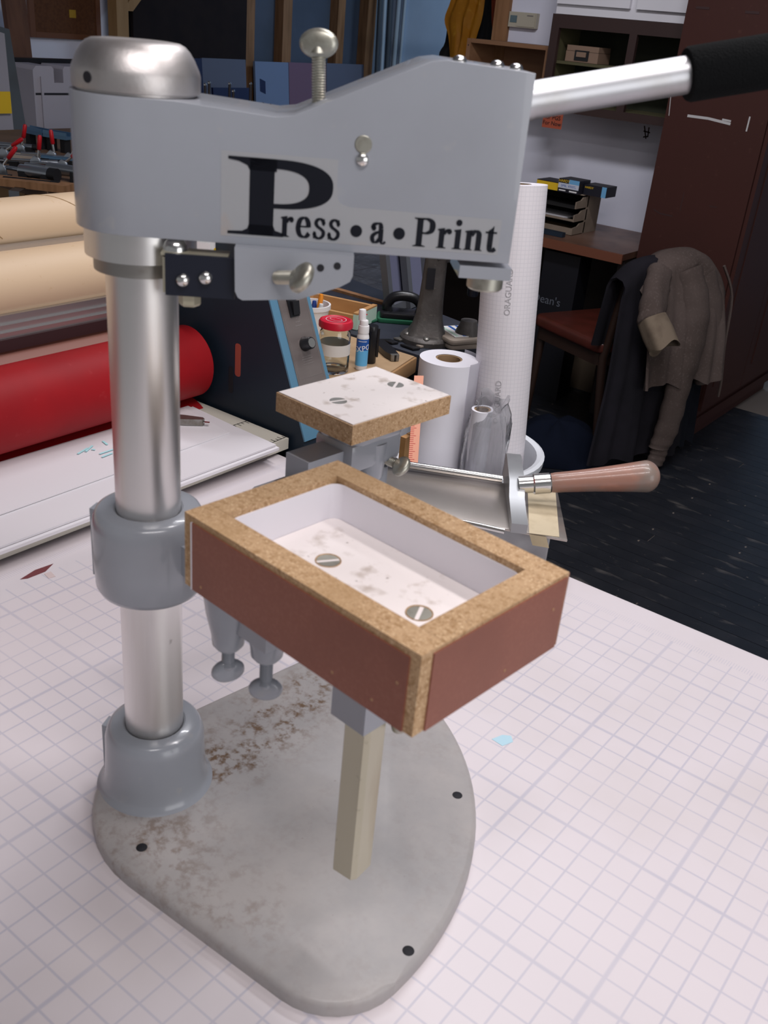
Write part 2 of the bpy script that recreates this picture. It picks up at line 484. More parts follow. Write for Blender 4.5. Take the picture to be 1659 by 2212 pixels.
for hx, hy in ((0.0574, -0.0645), (0.2225, 0.1745), (0.2899, 0.0055), (-0.0150, 0.1566)):
    bm = new_bm(); add_lathe(bm, [(.0048, bz+.0001), (.0042, bz+.0004), (.0001, bz+.0004)], 20, Matrix.Translation((hx, hy, 0)))
    pp('bolt_hole', to_mesh(bm, 'bolt_hole', 30), 'black_hole', base)
pp('column', lathe_mesh('column', [(.0254, TZ+.01), (.0254, 1.51)], 64), 'aluminium', label='tall round polished column')
# foot collar with flared fillet
prof = [(.0530, bz-.001), (.0505, bz+.0010), (.0482, bz+.0035), (.0465, bz+.008), (.0455, bz+.016), (.0445, .945), (.0438, .968), (.0425, .974), (.0400, .979), (.0370, .9812), (.0275, .9815), (.0258, .9800), (.0258, .97)]
pp('foot_collar', lathe_mesh('foot_collar', prof, 64, smooth=40, close=False), 'grey_enamel')
pp('collar_rib', box_mesh('collar_rib', (0, 0, 0), (.012, .014, .060), rot_z(R(205)) @ Matrix.Translation((.0425, 0, .938)), bev=.005, seg=3), 'grey_enamel')
# revolving hub that carries the stations
prof = [(.0258, 1.1235), (.037, 1.1235), (.0415, 1.1255), (.0437, 1.130), (.0447, 1.150), (.0447, 1.184), (.0436, 1.1905), (.0412, 1.1955), (.038, 1.1975), (.0275, 1.1975), (.0258, 1.196), (.0258, 1.19)]
hub = pp('station_hub', lathe_mesh('station_hub', prof, 64, smooth=40, close=False), 'grey_enamel')
pp('hub_rib', box_mesh('hub_rib', (0, 0, 0), (.014, .012, .062), rot_z(R(203)) @ Matrix.Translation((.0425, 0, 1.157)), bev=.005, seg=3), 'grey_enamel', hub)

# stations: (direction, has tray)
ST1, ST2 = R(-5.7), R(84.6)
def station_bracket(ang, tray_, BT):
    M_ = rot_z(ang)
    bm = new_bm()
    # radial arm out of the hub
    add_box(bm, (.085 if tray_ else .075, .012 if tray_ else 0, 1.168 if tray_ else 1.148), (.10, .026, .026), M_)
    br = pp('station_bracket', to_mesh(bm, 'station_bracket'), 'grey_enamel')
    # platform under the board
    out = [(.112, -.014), (.128, -.022), (.262, -.022), (.270, -.014), (.270, .014), (.262, .022), (.128, .022), (.112, .014)]
    pp('radial_beam', prism_mesh('radial_beam', out, 1.173 if tray_ else 1.140, 1.203 if tray_ else 1.170, M_, bev=.002, seg=2), 'grey_enamel', br)
    out = [(.205, -.018), (.215, -.028), (.270, -.028), (.280, -.018), (.280, .018), (.270, .028), (.215, .028), (.205, .018)] if not tray_ else [(.150, -.040), (.160, -.054), (.192, -.054), (.214, -.030), (.280, -.022), (.280, .040), (.225, .058), (.165, .058), (.150, .044)]
    pp('platform', prism_mesh('platform', out, 1.203, BT, M_, bev=.004, seg=2), 'grey_enamel', br)
    pp('pedestal', prism_mesh('pedestal', [(.205, -.026), (.275, -.026), (.275, .026), (.205, .026)], 1.176, 1.206, M_, bev=.006, seg=2), 'grey_enamel', br)
    return br
def slot_screw(M_, r, z, parent, slot_a, mname='dull_steel'):
    """countersunk slotted screw head, top at z"""
    bm = new_bm()
    for s in (-1, 1):
        pts = [(r*math.cos(a), r*math.sin(a)) for a in [R(10+k*16) for k in range(11)]]
        pts = [(x, s*y) for x, y in pts]
        if s < 0: pts = pts[::-1]
        add_prism(bm, pts, z-.0035, z, M_ @ Matrix.Rotation(slot_a, 4, 'Z'))
    add_prism(bm, [(r*.97*math.cos(2*PI*k/20), r*.97*math.sin(2*PI*k/20)) for k in range(20)], z-.0036, z-.0016, M_)
    return pp('screw', to_mesh(bm, 'screw', 30), mname, parent)
def thumb_screw(M_, length, r, hw, hh, mname, parent, name='thumb_screw', ht=.0045, thread=True):
    """threaded shaft from the origin along +z ending in a flat oval paddle head"""
    bm = new_bm()
    prof = [(r*.9, 0)]
    if thread:
        n = int(length/.0016)
        for k in range(n):
            z0 = length*k/n
            prof += [(r, z0+.0003), (r*.86, z0+.0010)]
    prof += [(r, length), (r*1.25, length+.002), (r*.9, length+.006)]
    add_lathe(bm, prof, 16, M_)
    # paddle head
    seg, rings = 24, 6
    grid = []
    for i in range(rings+1):
        ph = -PI/2+PI*i/rings
        row = []
        for k in range(seg):
            th = 2*PI*k/seg
            c = math.cos(ph)
            x = hw*math.cos(th)*(c**.45 if c > 0 else 0); y_ = hh*math.sin(th)*(c**.45 if c > 0 else 0); z_ = ht*math.sin(ph)
            row.append(bm.verts.new(M_ @ Vector((x, z_, length+hh*.80+y_))))
        grid.append(row)
    for a, b in zip(grid[:-1], grid[1:]):
        for k in range(seg): bm.faces.new((a[k], a[(k+1) % seg], b[(k+1) % seg], b[k]))
    bmesh.ops.remove_doubles(bm, verts=bm.verts, dist=1e-6)
    return pp(name, to_mesh(bm, name, 50), mname, parent)

br1 = station_bracket(ST1, True, 1.2185)
M1 = rot_z(ST1)
for u, v, zb, L, ta in ((.1405, -.030, 1.151, .014, 112), (.1685, -.018, 1.151, .020, 135)):
    pp('boss', lathe_mesh('boss', [(.0001, zb), (.0085, zb), (.0115, zb+.004), (.0122, zb+.012), (.016, zb+.03), (.019, 1.204)], 24, M1 @ Matrix.Translation((u, v, 0))), 'grey_enamel', br1)
    Mt = M1 @ Matrix.Translation((u, v, zb+.001)) @ Matrix.Rotation(PI, 4, 'X') @ Matrix.Rotation(R(ta), 4, 'Z')
    thumb_screw(Mt, L, .0048, .0125, .0095, 'grey_enamel', br1)
pp('web', box_mesh('web', (.155, -.026, 1.188), (.060, .016, .034), M1, bev=.004), 'grey_enamel', br1)
pp('post_socket', box_mesh('post_socket', (.2480, 0, 1.172), (.031, .031, .064), M1, bev=.004), 'grey_enamel', br1)
Mp = rot_z(ST1) @ Matrix.Translation((.2495, 0, 0)) @ Matrix.Rotation(R(8), 4, 'Z')
oct_ = [(-.0108, -.0068), (-.0080, -.0105), (.0080, -.0105), (.0108, -.0068), (.0108, .0105), (-.0108, .0105)]
bm = new_bm(); add_prism(bm, oct_, 1.000, 1.141, Mp); bevel(bm, .0012, 2, 25)
pp('hanging_post', to_mesh(bm, 'hanging_post', 35), 'post_metal', br1, 'yellowed bare metal post hanging under the tray')
pp('stop_pin', lathe_mesh('stop_pin', [(.0001, 1.126), (.0048, 1.127), (.0056, 1.130), (.0056, 1.2)], 16, M1 @ Matrix.Translation((.264, .020, 0))), 'zinc', br1)

# tray: four particle board walls, laminate board floor
tz0, tz1, tf = 1.2190, 1.2722, 1.2410
tray = link('tray', None, None, press, label='open brown tray of particle board')
tray.location = (0, 0, 0)
x0, x1, yw = .1415, .3430, .0675          # outer extents along / across the station
th = .0190
def tp(name, me, m, lab=None): return pp(name, me, m, tray, lab)
# long walls carry brown laminate outside, white liner inside
for s in (-1, 1):
    tp('wall_board', box_mesh('wall_board', ((x0+x1)/2, s*(yw-th/2), (tz0+tz1)/2), (x1-x0, th, tz1-tz0), M1, bev=.0006, seg=1), 'mdf')
for xx in (x0+th/2, x1-th/2):
    tp('wall_board', box_mesh('wall_board', (xx, 0, (tz0+tz1)/2), (th, 2*(yw-th)-.0004, tz1-tz0), M1, bev=.0006, seg=1), 'mdf')
tp('laminate_panel', box_mesh('laminate_panel', ((x0+.0085+x1-.007)/2, -yw-.0005, (tz0+tz1)/2-.0022), (x1-x0-.0155, .0011, tz1-tz0-.0042), M1), 'brown_laminate')
tp('laminate_panel', box_mesh('laminate_panel', ((x0+x1)/2, yw+.0005, (tz0+tz1)/2-.0005), (x1-x0, .0011, tz1-tz0-.001), M1), 'brown_laminate')
tp('laminate_panel', box_mesh('laminate_panel', (x1+.0005, .0035, (tz0+tz1)/2-.0012), (.0011, 2*yw-.0115, tz1-tz0-.0022), M1), 'brown_laminate')
tp('edge_strip', box_mesh('edge_strip', (x0+.0082, -yw-.0006, (tz0+tz1)/2-.0022), (.0011, .0013, tz1-tz0-.0042), M1), 'white_liner')
# liner with rounded corners, a thin rising shell
ix0, ix1, iy = x0+th, x1-th, yw-th
bm = new_bm()
o_ = rounded(ix0, ix1, -iy, iy, .0085, 5); i_ = rounded(ix0+.0009, ix1-.0009, -iy+.0009, iy-.0009, .0078, 5)
for za, zb in ((tf-.001, tz1-.0045),):
    L = []
    for ring, z in ((o_, za), (o_, zb), (i_, zb), (i_, za)):
        L.append([bm.verts.new(M1 @ Vector((p[0], p[1], z))) for p in ring])
    n = len(o_)
    for a, b in zip(L, L[1:]+L[:1]):
        for k in range(n): bm.faces.new((a[k], a[(k+1) % n], b[(k+1) % n], b[k]))
tp('liner', to_mesh(bm, 'liner', 50), 'white_liner', 'white laminate lining')
tp('floor_board', prism_mesh('floor_board', rounded(ix0+.0012, ix1-.0012, -iy+.0012, iy-.0012, .007, 4), tz0+.0002, tf, M1), 'white_laminate')
for u, sa in ((0.2050, 62), (0.2853, 118)):
    Ms = M1 @ Matrix.Translation((u, 0, 0))
    bm = new_bm(); add_lathe(bm, [(.0088, tf+.0001), (.0086, tf+.0007), (.0080, tf+.0004), (.0078, tf+.0001)], 28, Ms, close=False)
    tp('screw_hole', to_mesh(bm, 'screw_hole', 40), 'mdf')
    slot_screw(Ms, .0078, tf+.0003, tray, R(sa), 'zinc')
# nail dots in the laminate
for uu, zz in ((x0+.018, tz0+.006), (x0+.14, tz0+.0085), (x1-.030, tz0+.008), (x1-.0135, tz0+.029)):
    bm = new_bm(); add_lathe(bm, [(.0011, 0), (.0009, .0003), (.0001, .0003)], 10, M1 @ Matrix.Translation((uu, -yw-.0010, zz)) @ Matrix.Rotation(PI/2, 4, 'X'))
    tp('nail', to_mesh(bm, 'nail'), 'nail_filler')
for vv, zz in ((.012, tz0+.007), (.055, tz0+.032)):
    bm = new_bm(); add_lathe(bm, [(.0011, 0), (.0009, .0003), (.0001, .0003)], 10, M1 @ Matrix.Translation((x1+.0010, vv, zz)) @ Matrix.Rotation(PI/2, 4, 'Y'))
    tp('nail', to_mesh(bm, 'nail'), 'nail_filler')

# second station: bare board with white top
br2 = station_bracket(ST2, False, 1.2228)
M2 = rot_z(ST2)
pl = link('board', None, None, press, label='white topped particle board plate')
bx0, bx1, byw = .1770, .3120, .0505
pp('core', box_mesh('core', ((bx0+bx1)/2, 0, 1.2325), (bx1-bx0, 2*byw, .0185), M2, bev=.0015), 'mdf', pl)
pp('laminate_top', box_mesh('laminate_top', ((bx0+bx1)/2, 0, 1.24225), (bx1-bx0-.003, 2*byw-.003, .0010), M2), 'white_laminate', pl)
for u in (.2085, .2870):
    slot_screw(M2 @ Matrix.Translation((u, 0, 0)), .0082, 1.2429, pl, R(-15 if u < .25 else 30))
pp('boss', lathe_mesh('boss', [(.0001, 1.158), (.013, 1.158), (.016, 1.163), (.018, 1.199)], 24, M2 @ Matrix.Translation((.245, -.010, 0))), 'grey_enamel', br2)
pp('web', box_mesh('web', (.215, 0, 1.182), (.11, .030, .032), M2, bev=.004), 'grey_enamel', br2)
thumb_screw(M2 @ Matrix.Translation((.262, -.02, 1.176)) @ Matrix.Rotation(PI/2, 4, 'X') @ Matrix.Rotation(R(40), 4, 'Z'), .012, .0050, .011, .0085, 'zinc', br2)

# ---------------------------------------------------------------- press head
PH = R(41.5)
MH = rot_z(PH)
ZB, HW, UE = 1.4185, .0430, .2535
def top_z(u):
    if u < .03: return 1.5032
    if u < .092: return 1.5032-(u-.03)/.062*.0042
    if u < .104: return 1.4990+(u-.092)/.012*.0018
    if u < .187: return 1.5008+(u-.104)/(.187-.104)*(1.5388-1.5008)
    if u < .197: return 1.5385+(u-.187)/.010*.0018
    return 1.5403-(u-.197)/(UE-.197)*.0030
st_u = [(HW*math.cos(R(a)), HW*math.sin(R(a))) for a in range(180, 90, -7)]+[(0, HW)]+[(u, HW) for u in (.03, .06, .092, .098, .104, .13, .16, .187, .192, .197, .22, UE)]
bm = new_bm(); rows = []
for u, w in st_u:
    zt = top_z(u)
    if w < 1e-6:
        a = bm.verts.new(MH @ Vector((u, 0, ZB))); b = bm.verts.new(MH @ Vector((u, 0, zt))); rows.append((a, b, a, b))
    else:
        rows.append((bm.verts.new(MH @ Vector((u, -w, ZB))), bm.verts.new(MH @ Vector((u, -w, zt))), bm.verts.new(MH @ Vector((u, w, ZB))), bm.verts.new(MH @ Vector((u, w, zt)))))
for r0, r1 in zip(rows[:-1], rows[1:]):
    bm.faces.new((r0[0], r1[0], r1[1], r0[1]))
    bm.faces.new((r0[2], r0[3], r1[3], r1[2]))
    if r0[0] is r0[2]:
        bm.faces.new((r0[1], r1[1], r1[3])); bm.faces.new((r0[0], r1[2], r1[0]))
    else:
        bm.faces.new((r0[1], r1[1], r1[3], r0[3])); bm.faces.new((r0[0], r0[2], r1[2], r1[0]))
e = rows[-1]; bm.faces.new((e[0], e[2], e[3], e[1]))
bmesh.ops.recalc_face_normals(bm, faces=bm.faces)
bevel(bm, .0055, 4, 40)
head = pp('head_arm', to_mesh(bm, 'head_arm', 30), 'grey_enamel', label='long grey cast head arm')
# dome cap on the column
cap = pp('cap', lathe_mesh('cap', [(.0385, 1.5034), (.0385, 1.5046), (.0410, 1.5050), (.0413, 1.5070), (.0413, 1.5150), (.0405, 1.5180), (.0375, 1.5245), (.0345, 1.5292), (.0315, 1.5322), (.028, 1.5338), (.022, 1.5344), (.0001, 1.5347)], 72, smooth=28), 'cast_aluminium', label='dull aluminium dome cap')
ca = math.atan2(-0.4495, 0.5495)-R(46)
bm = new_bm(); add_lathe(bm, [(.0001, .0), (.0034, .0), (.0034, .0008), (.0001, .0008)], 18, Matrix.Translation((.0409*math.cos(ca), .0409*math.sin(ca), 1.5120)) @ zframe((0, 0, 0), (math.cos(ca), math.sin(ca), 0)))
pp('set_screw_hole', to_mesh(bm, 'set_screw_hole'), 'black_hole', cap)
# depth thumb screw on the slope
thumb_screw(MH @ Matrix.Translation((.1195, 0, 1.500)) @ Matrix.Rotation(R(-3), 4, 'Y') @ Matrix.Rotation(R(-12), 4, 'Z'), .0345, .0048, .0130, .0092, 'zinc', head, ht=.0045)
# handle bar and grip
hd = Vector((math.cos(PH), math.sin(PH), .235)).normalized()
hs = Vector((math.cos(PH)*.246, math.sin(PH)*.246, 1.5155))
bar = pp('handle_bar', lathe_mesh('handle_bar', [(.0128, 0), (.0128, .016), (.0122, .0175), (.0122, .20)], 40, zframe(hs, hd)), 'handle_alu', label='shiny round handle bar')
pp('foam_grip', lathe_mesh('foam_grip', [(.0124, .122), (.0165, .1225), (.0176, .1245), (.0176, .235), (.0165, .238), (.0001, .239)], 40, zframe(hs, hd)), 'foam_black', label='black foam grip')
# dome bolts on the far top corner
for u, v in ((.2065, -.028), (.2365, .004), (.2475, -.006)):
    pp('dome_bolt', lathe_mesh('dome_bolt', [(.0048, 0), (.0046, .0016), (.0036, .0030), (.0018, .0038), (.0001, .0040)], 18, MH @ Matrix.Translation((u, v, top_z(u)-.0004)), smooth=60), 'steel_bright', head)
# screws in the near face
def on_face(u, z, d=0.0):
    """frame on the near face of the arm: x along the arm, y up, z towards the viewer's side"""
    c, s = math.cos(PH), math.sin(PH)
    nn = Vector((s, -c, 0))
    return frame(Vector((c*u, s*u, z))+nn*(HW+d), (c, s, 0), (0, 0, 1), (s, -c, 0))
pp('face_screw', lathe_mesh('face_screw', [(.0056, -.001), (.0056, .0003), (.0050, .0008), (.0001, .0008)], 24, on_face(.1487, 1.4872)), 'zinc', head)
pp('face_screw', lathe_mesh('face_screw', [(.0043, 0), (.0041, .0012), (.0030, .0024), (.0001, .0028)], 24, on_face(.1487, 1.4778), smooth=60), 'steel_bright', head)

# sticker and lettering
stick = [(.0587, 1.4236), (.2447, 1.4236), (.2447, 1.4470), (.1420, 1.4478), (.1360, 1.4500), (.1335, 1.4545), (.1335, 1.4768), (.0587, 1.4768)]
Ms = on_face(0, 0, .00012)
bm = new_bm(); add_prism(bm, stick, -.0002, 0, Ms)
sticker = pp('sticker', to_mesh(bm, 'sticker'), 'sticker', press, 'clear sticker with black lettering')

def stroke(bm, pts, m, thin, thick, smooth=True, n=7, closed=False, p=1.0, z=.0003):
    """broad-nib stroke: thick on verticals, thin on horizontals"""
    P = [Vector((a, b, 0)) for a, b in pts]
    if smooth: P = catmull(P, n, closed)
    cnt = len(P); quads = []
    for i, q in enumerate(P):
        if closed: t = P[(i+1) % cnt]-P[i-1]
        else: t = P[min(i+1, cnt-1)]-P[max(i-1, 0)]
        t.normalize()
        w = thin+(thick-thin)*abs(t.y)**p
        nv = Vector((-t.y, t.x, 0))
        quads.append((bm.verts.new(m @ (q+nv*w/2+Vector((0, 0, z)))), bm.verts.new(m @ (q-nv*w/2+Vector((0, 0, z))))))
    rng = range(cnt) if closed else range(cnt-1)
    for i in rng:
        a, b = quads[i], quads[(i+1) % cnt]
        bm.faces.new((a[0], a[1], b[1], b[0]))
def poly(bm, pts, m, z=.0003):
    bm.faces.new([bm.verts.new(m @ Vector((a, b, z))) for a, b in pts])
def disc(bm, c, r, m, z=.0003, n=20):
    poly(bm, [(c[0]+r*math.cos(2*PI*k/n), c[1]+r*math.sin(2*PI*k/n)) for k in range(n)], m, z)
def serif(bm, x0, x1, y, h, m, up=True, slope=0.0):
    """bracketed serif bar from x0 to x1 at baseline y"""
    s = 1 if up else -1
    poly(bm, [(x0, y), (x1, y), (x1, y+s*h*.55), ((x0+x1)/2+(x1-x0)*.22, y+s*h*1.5), ((x0+x1)/2-(x1-x0)*.22, y+s*h*1.5), (x0, y+s*h*.55)][::(1 if up else -1)], m)
# glyphs, x-height 1, drawn as strokes; each returns its advance
TK, TN = .27, .085
def g_r(bm, m):
    poly(bm, [(.10, .0), (.37, .0), (.37, 1.0), (.02, .93), (.02, .87), (.10, .86)], m); serif(bm, 0, .50, 0, .05, m)
    stroke(bm, [(.35, .70), (.45, .86), (.58, .92), (.64, .88)], m, .09, .16); disc(bm, (.61, .83), .125, m); return .78
def g_e(bm, m):
    stroke(bm, [(.14, .55), (.77, .55)], m, .07, .1, False)
    stroke(bm, [(.74, .53), (.72, .75), (.60, .93), (.45, .965), (.27, .86), (.18, .62), (.17, .40), (.27, .15), (.47, .05), (.64, .09), (.78, .24)], m, .075, .27); return .92
def g_s(bm, m):
    stroke(bm, [(.62, .72), (.56, .88), (.40, .965), (.24, .90), (.18, .75), (.28, .60), (.45, .50), (.60, .37), (.60, .20), (.48, .07), (.32, .035), (.16, .12), (.10, .30)], m, .09, .20)
    poly(bm, [(.56, .66), (.66, .66), (.66, .98), (.60, .98)], m); poly(bm, [(.05, .02), (.11, .02), (.16, .36), (.05, .36)], m); return .78
def g_a(bm, m):
    poly(bm, [(.50, .12), (.77, .10), (.77, .70), (.50, .70)], m)
    stroke(bm, [(.16, .72), (.24, .90), (.44, .965), (.58, .92), (.64, .70)], m, .085, .25); disc(bm, (.22, .74), .135, m)
    stroke(bm, [(.55, .56), (.36, .50), (.19, .36), (.17, .20), (.27, .06), (.42, .07), (.56, .20)], m, .08, .24)
    stroke(bm, [(.64, .14), (.70, .03), (.82, .02), (.92, .10)], m, .08, .14); return .98
def g_P(bm, m):
    poly(bm, [(.16, 0), (.46, 0), (.46, 1.40), (.16, 1.40)], m); serif(bm, 0, .64, 0, .055, m); serif(bm, 0, .5, 1.40, .055, m, False)
    stroke(bm, [(.40, 1.36), (.66, 1.36), (.88, 1.24), (.94, 1.02), (.88, .80), (.66, .68), (.40, .68)], m, .075, .29); return 1.16
def g_i(bm, m):
    poly(bm, [(.12, 0), (.39, 0), (.39, 1.0), (.04, .93), (.04, .87), (.12, .86)], m); serif(bm, .0, .51, 0, .05, m); disc(bm, (.25, 1.30), .155, m); return .56
def g_n(bm, m):
    poly(bm, [(.10, 0), (.37, 0), (.37, 1.0), (.02, .93), (.02, .87), (.10, .86)], m); serif(bm, 0, .46, 0, .05, m)
    stroke(bm, [(.34, .74), (.46, .90), (.60, .945), (.72, .84), (.74, .60), (.74, .02)], m, .10, .27); serif(bm, .56, .96, 0, .05, m); return 1.02
def g_t(bm, m):
    poly(bm, [(.14, .25), (.41, .25), (.41, 1.28), (.30, 1.14), (.14, 1.02)], m); poly(bm, [(.0, .90), (.58, .90), (.58, .98), (.0, .98)], m)
    stroke(bm, [(.275, .30), (.30, .10), (.42, .035), (.58, .16)], m, .10, .26); return .62
def letter(g, name, u, z, h, tall=1.0):
    bm = new_bm(); adv = g(bm, on_face(u, z, .0002) @ Matrix.Diagonal((h, h*tall, 1, 1)))
    pp(name, to_mesh(bm, name), 'black_vinyl', sticker)
    return adv*h
# large initial
bm = new_bm(); Mi = on_face(.0633, 1.4254, .0002)
PWd, PHt = .0675, .0485
def L_(x, y): return (x*PWd, y*PHt)
poly(bm, [L_(.205, .0), L_(.44, .0), L_(.44, 1.0), L_(.205, 1.0)], Mi)
poly(bm, [L_(0, 0), L_(.54, 0), L_(.54, .045), L_(.46, .075), L_(.44, .14), L_(.205, .14), L_(.19, .08), L_(.14, .045), L_(0, .035)], Mi)
poly(bm, [L_(0, 1), L_(0, .965), L_(.10, .945), L_(.18, .90), L_(.205, .84), L_(.46, .84), L_(.46, 1)], Mi)
NP = 26
def super_e(t, cx, cy, rx, ry, k):
    c, s = math.cos(t), math.sin(t)
    return (cx+rx*math.copysign(abs(c)**k, c), cy+ry*math.copysign(abs(s)**k, s))
for k in range(NP):
    t0, t1 = R(90-180*k/NP), R(90-180*(k+1)/NP)
    o0 = super_e(t0, .44, .685, .565, .315, .78); o1 = super_e(t1, .44, .685, .565, .315, .78)
    i0 = super_e(t0, .44, .655, .335, .225, .80); i1 = super_e(t1, .44, .655, .335, .225, .80)
    poly(bm, [L_(*i0), L_(*i1), L_(*o1), L_(*o0)], Mi)
pp('letter', to_mesh(bm, 'letter'), 'black_vinyl', sticker)
xh = .0118; u = .0978; bl = 1.4258
for g in (g_r, g_e, g_s, g_s): u += letter(g, 'letter', u, bl, xh, 1.14)*1.06
def bullet(u, z, r):
    bm = new_bm(); disc(bm, (0, 0), r, on_face(u, z, .0002), n=26); pp('letter', to_mesh(bm, 'letter'), 'black_vinyl', sticker)
bullet(.1480, 1.4328, .0039)
letter(g_a, 'letter', .1570, bl, xh, 1.14)
bullet(.1767, 1.4332, .0039)
u = .1862
for g in (g_P, g_r, g_i, g_n, g_t): u += letter(g, 'letter', u, bl, xh*1.13)*1.035

# clamp ring, steel clip and slide block under the head
pp('clamp_ring', lathe_mesh('clamp_ring', [(.0258, 1.3985), (.0385, 1.3985), (.0385, 1.4183)], 48, close=False), 'aluminium')
pp('clamp_ring', lathe_mesh('clamp_ring', [(.0256, 1.3880), (.0330, 1.3880), (.0330, 1.3986)], 48, close=False), 'dull_steel')
clip = pp('clip_plate', box_mesh('clip_plate', (.046, -.0475, 1.3965), (.046, .003, .0275), MH, bev=.0006), 'black_steel')
pp('clip_block', box_mesh('clip_block', (.030, -.0385, 1.3955), (.018, .0150, .0235), MH, bev=.001), 'post_metal', clip)
pp('clip_flange', box_mesh('clip_flange', (.042, -.0375, 1.4095), (.044, .0170, .002), MH, bev=.0006), 'post_metal', clip)
pp('hex_foot', lathe_mesh('hex_foot', [(.0001, 1.3745), (.0065, 1.3745), (.0075, 1.376), (.0075, 1.384)], 6, MH @ Matrix.Translation((.038, -.040, 0)), smooth=20), 'post_metal', clip)
pp('dome_nut', lathe_mesh('dome_nut', [(.0085, 0), (.0082, .003), (.0066, .0062), (.004, .0082), (.0001, .009)], 28, MH @ Matrix.Translation((.0285, -.036, 1.4098)), smooth=60), 'steel_bright', clip)
for u, z in ((.0345, 1.3935), (.0495, 1.3960)):
    pp('round_screw', lathe_mesh('round_screw', [(.0046, 0), (.0043, .0018), (.0030, .0032), (.0001, .0038)], 22, on_face(u, z, .0060), smooth=60), 'steel_bright', clip)
blk = [(.0688, 1.4186), (.0695, 1.390), (.0715, 1.3858), (.0745, 1.3842), (.112, 1.3872), (.139, 1.3975), (.1455, 1.4015), (.1472, 1.4055), (.1472, 1.4186)]
bm = new_bm(); add_prism(bm, blk, -.012, .060, on_face(0, 0, 0) @ Matrix.Scale(-1, 4, (0, 0, 1))); bevel(bm, .0022, 3, 35)
sb = pp('slide_block', to_mesh(bm, 'slide_block', 35), 'grey_enamel')
for u, z in ((.1255, 1.4095), (.1365, 1.4115)):
    bm = new_bm(); add_lathe(bm, [(.0024, 0), (.0024, .0003), (.0001, .0003)], 16, on_face(u, z, .0121)); pp('hole', to_mesh(bm, 'hole'), 'black_hole', sb)
Mq = on_face(.0975, 1.4010, .0115) @ Matrix.Rotation(R(-16), 4, 'X') @ Matrix.Rotation(R(34), 4, 'Y') @ Matrix.Rotation(R(62), 4, 'Z')
thumb_screw(Mq, .021, .0046, .0110, .0092, 'zinc', sb)
pp('pad_holder', box_mesh('pad_holder', (.2385, -.018, 1.4105), (.036, .046, .0085), MH, bev=.0015), 'grey_enamel', label='pale metal pad holder')
pp('pad_stem', lathe_mesh('pad_stem', [(.0115, 1.393), (.0130, 1.3945), (.0130, 1.407)], 24, MH @ Matrix.Translation((.2445, -.012, 0))), 'zinc')

# ---------------------------------------------------------------- roll laminator beside the table
mat('cream_metal', (0.56, 0.53, 0.46), 0.38)
mat('navy_panel', (0.012, 0.021, 0.034), 0.45, spec=.35, noise=[(6, (0.017, 0.028, 0.045), .4, .65)])
mat('blue_panel', (0.085, 0.20, 0.30), 0.42)
mat('red_rubber', (0.29, 0.006, 0.010), 0.55, spec=.22, noise=[(10, (0.25, 0.006, 0.010), .4, .65), (40, (0.34, 0.03, 0.035), .66, .8)])
mat('kraft', (0.56, 0.41, 0.27), 0.55, noise=[(4, (0.62, 0.46, 0.31), .4, .7, 4, (1, .2, 1)), (60, (0.48, 0.31, 0.16), .66, .8, 3)])
mat('kraft_seam', (0.30, 0.19, 0.09), 0.7)
mat('rail_alu', (0.52, 0.50, 0.50), 0.30, 0.9)
mat('gap_shade', (0.030, 0.012, 0.014), 0.5)  # shade of the open gap between rails and guard, put in as colour
mat('copper_guard', (0.24, 0.10, 0.075), 0.55, 0.0, noise=[(5, (0.22, 0.075, 0.06), .4, .7, 4, (1, .15, 1))])
mat('brushed_plate', (0.34, 0.29, 0.275), 0.40, 0.75, noise=[(30, (0.27, 0.225, 0.215), .4, .7, 3, (1, .1, 1))])
mat('black_plastic', (0.010, 0.010, 0.012), 0.30)
mat('black_print', (0.012, 0.012, 0.013), 0.6)
mat('grey_print', (0.17, 0.15, 0.145), 0.6)
mat('paper_white', (0.66, 0.63, 0.66), 0.55)
mat('paper_white_b', (0.69, 0.66, 0.69), 0.5)
mat('marker_cyan', (0.40, 0.72, 0.76), 0.6)
mat('yellow_label', (0.75, 0.48, 0.02), 0.5)
mat('white_plastic', (0.78, 0.76, 0.76), 0.40)
mat('green_plastic', (0.02, 0.25, 0.10), 0.4)
mat('rust_label', (0.32, 0.06, 0.04), 0.6)

LY = 1.125                                   # inner face of the right hand housing
lam = root('roll_laminator', (-1.35, 0.55, 0), 'wide roll laminator with red rubber rollers and navy side housing', 'laminator')
LYL = -.35
def lam_y(y0, y1): return (y0+y1)/2, y1-y0
# stand and feed table
part(lam, 'stand', box_mesh('stand', (-1.42, .40, .40), (.56, 1.50, .80), bev=.01), 'navy_panel')
feed = part(lam, 'feed_table', box_mesh('feed_table', (-1.119, .395, .9155), (.234, 1.445, .019), bev=.002), 'cream_metal', 'cream feed table with printed rulers')
part(feed, 'feed_apron', box_mesh('feed_apron', (-1.10, .395, .878), (.06, 1.40, .056), bev=.004), 'cream_metal')
def tick_bar(p, q, n, L, side):
    """printed ruler line p-q on the feed table with n ticks of length L"""
    bm = new_bm(); p = Vector(p); q = Vector(q); d = (q-p); nv = Vector((-d.y, d.x, 0)).normalized()*side
    def seg(a, b, w):
        t = (b-a).normalized(); s = Vector((-t.y, t.x, 0))*w/2
        v = [bm.verts.new(a+s), bm.verts.new(a-s), bm.verts.new(b-s), bm.verts.new(b+s)]; bm.faces.new(v)
    seg(p, q, .0014)
    for k in range(n+1):
        a = p+d*k/n; seg(a, a+nv*(L*(2.0 if k == n else 1.0 if k % 2 else .7)), .0012)
    part(feed, 'ruler_mark', to_mesh(bm, 'ruler_mark'), 'black_print')
tick_bar((-1.1011, 1.0502, 0.9254), (-1.1003, 1.1313, 0.9254), 9, .010, -1)
tick_bar((-1.0042, 1.0501, 0.9254), (-1.0081, 1.1224, 0.9254), 9, .010, 1)
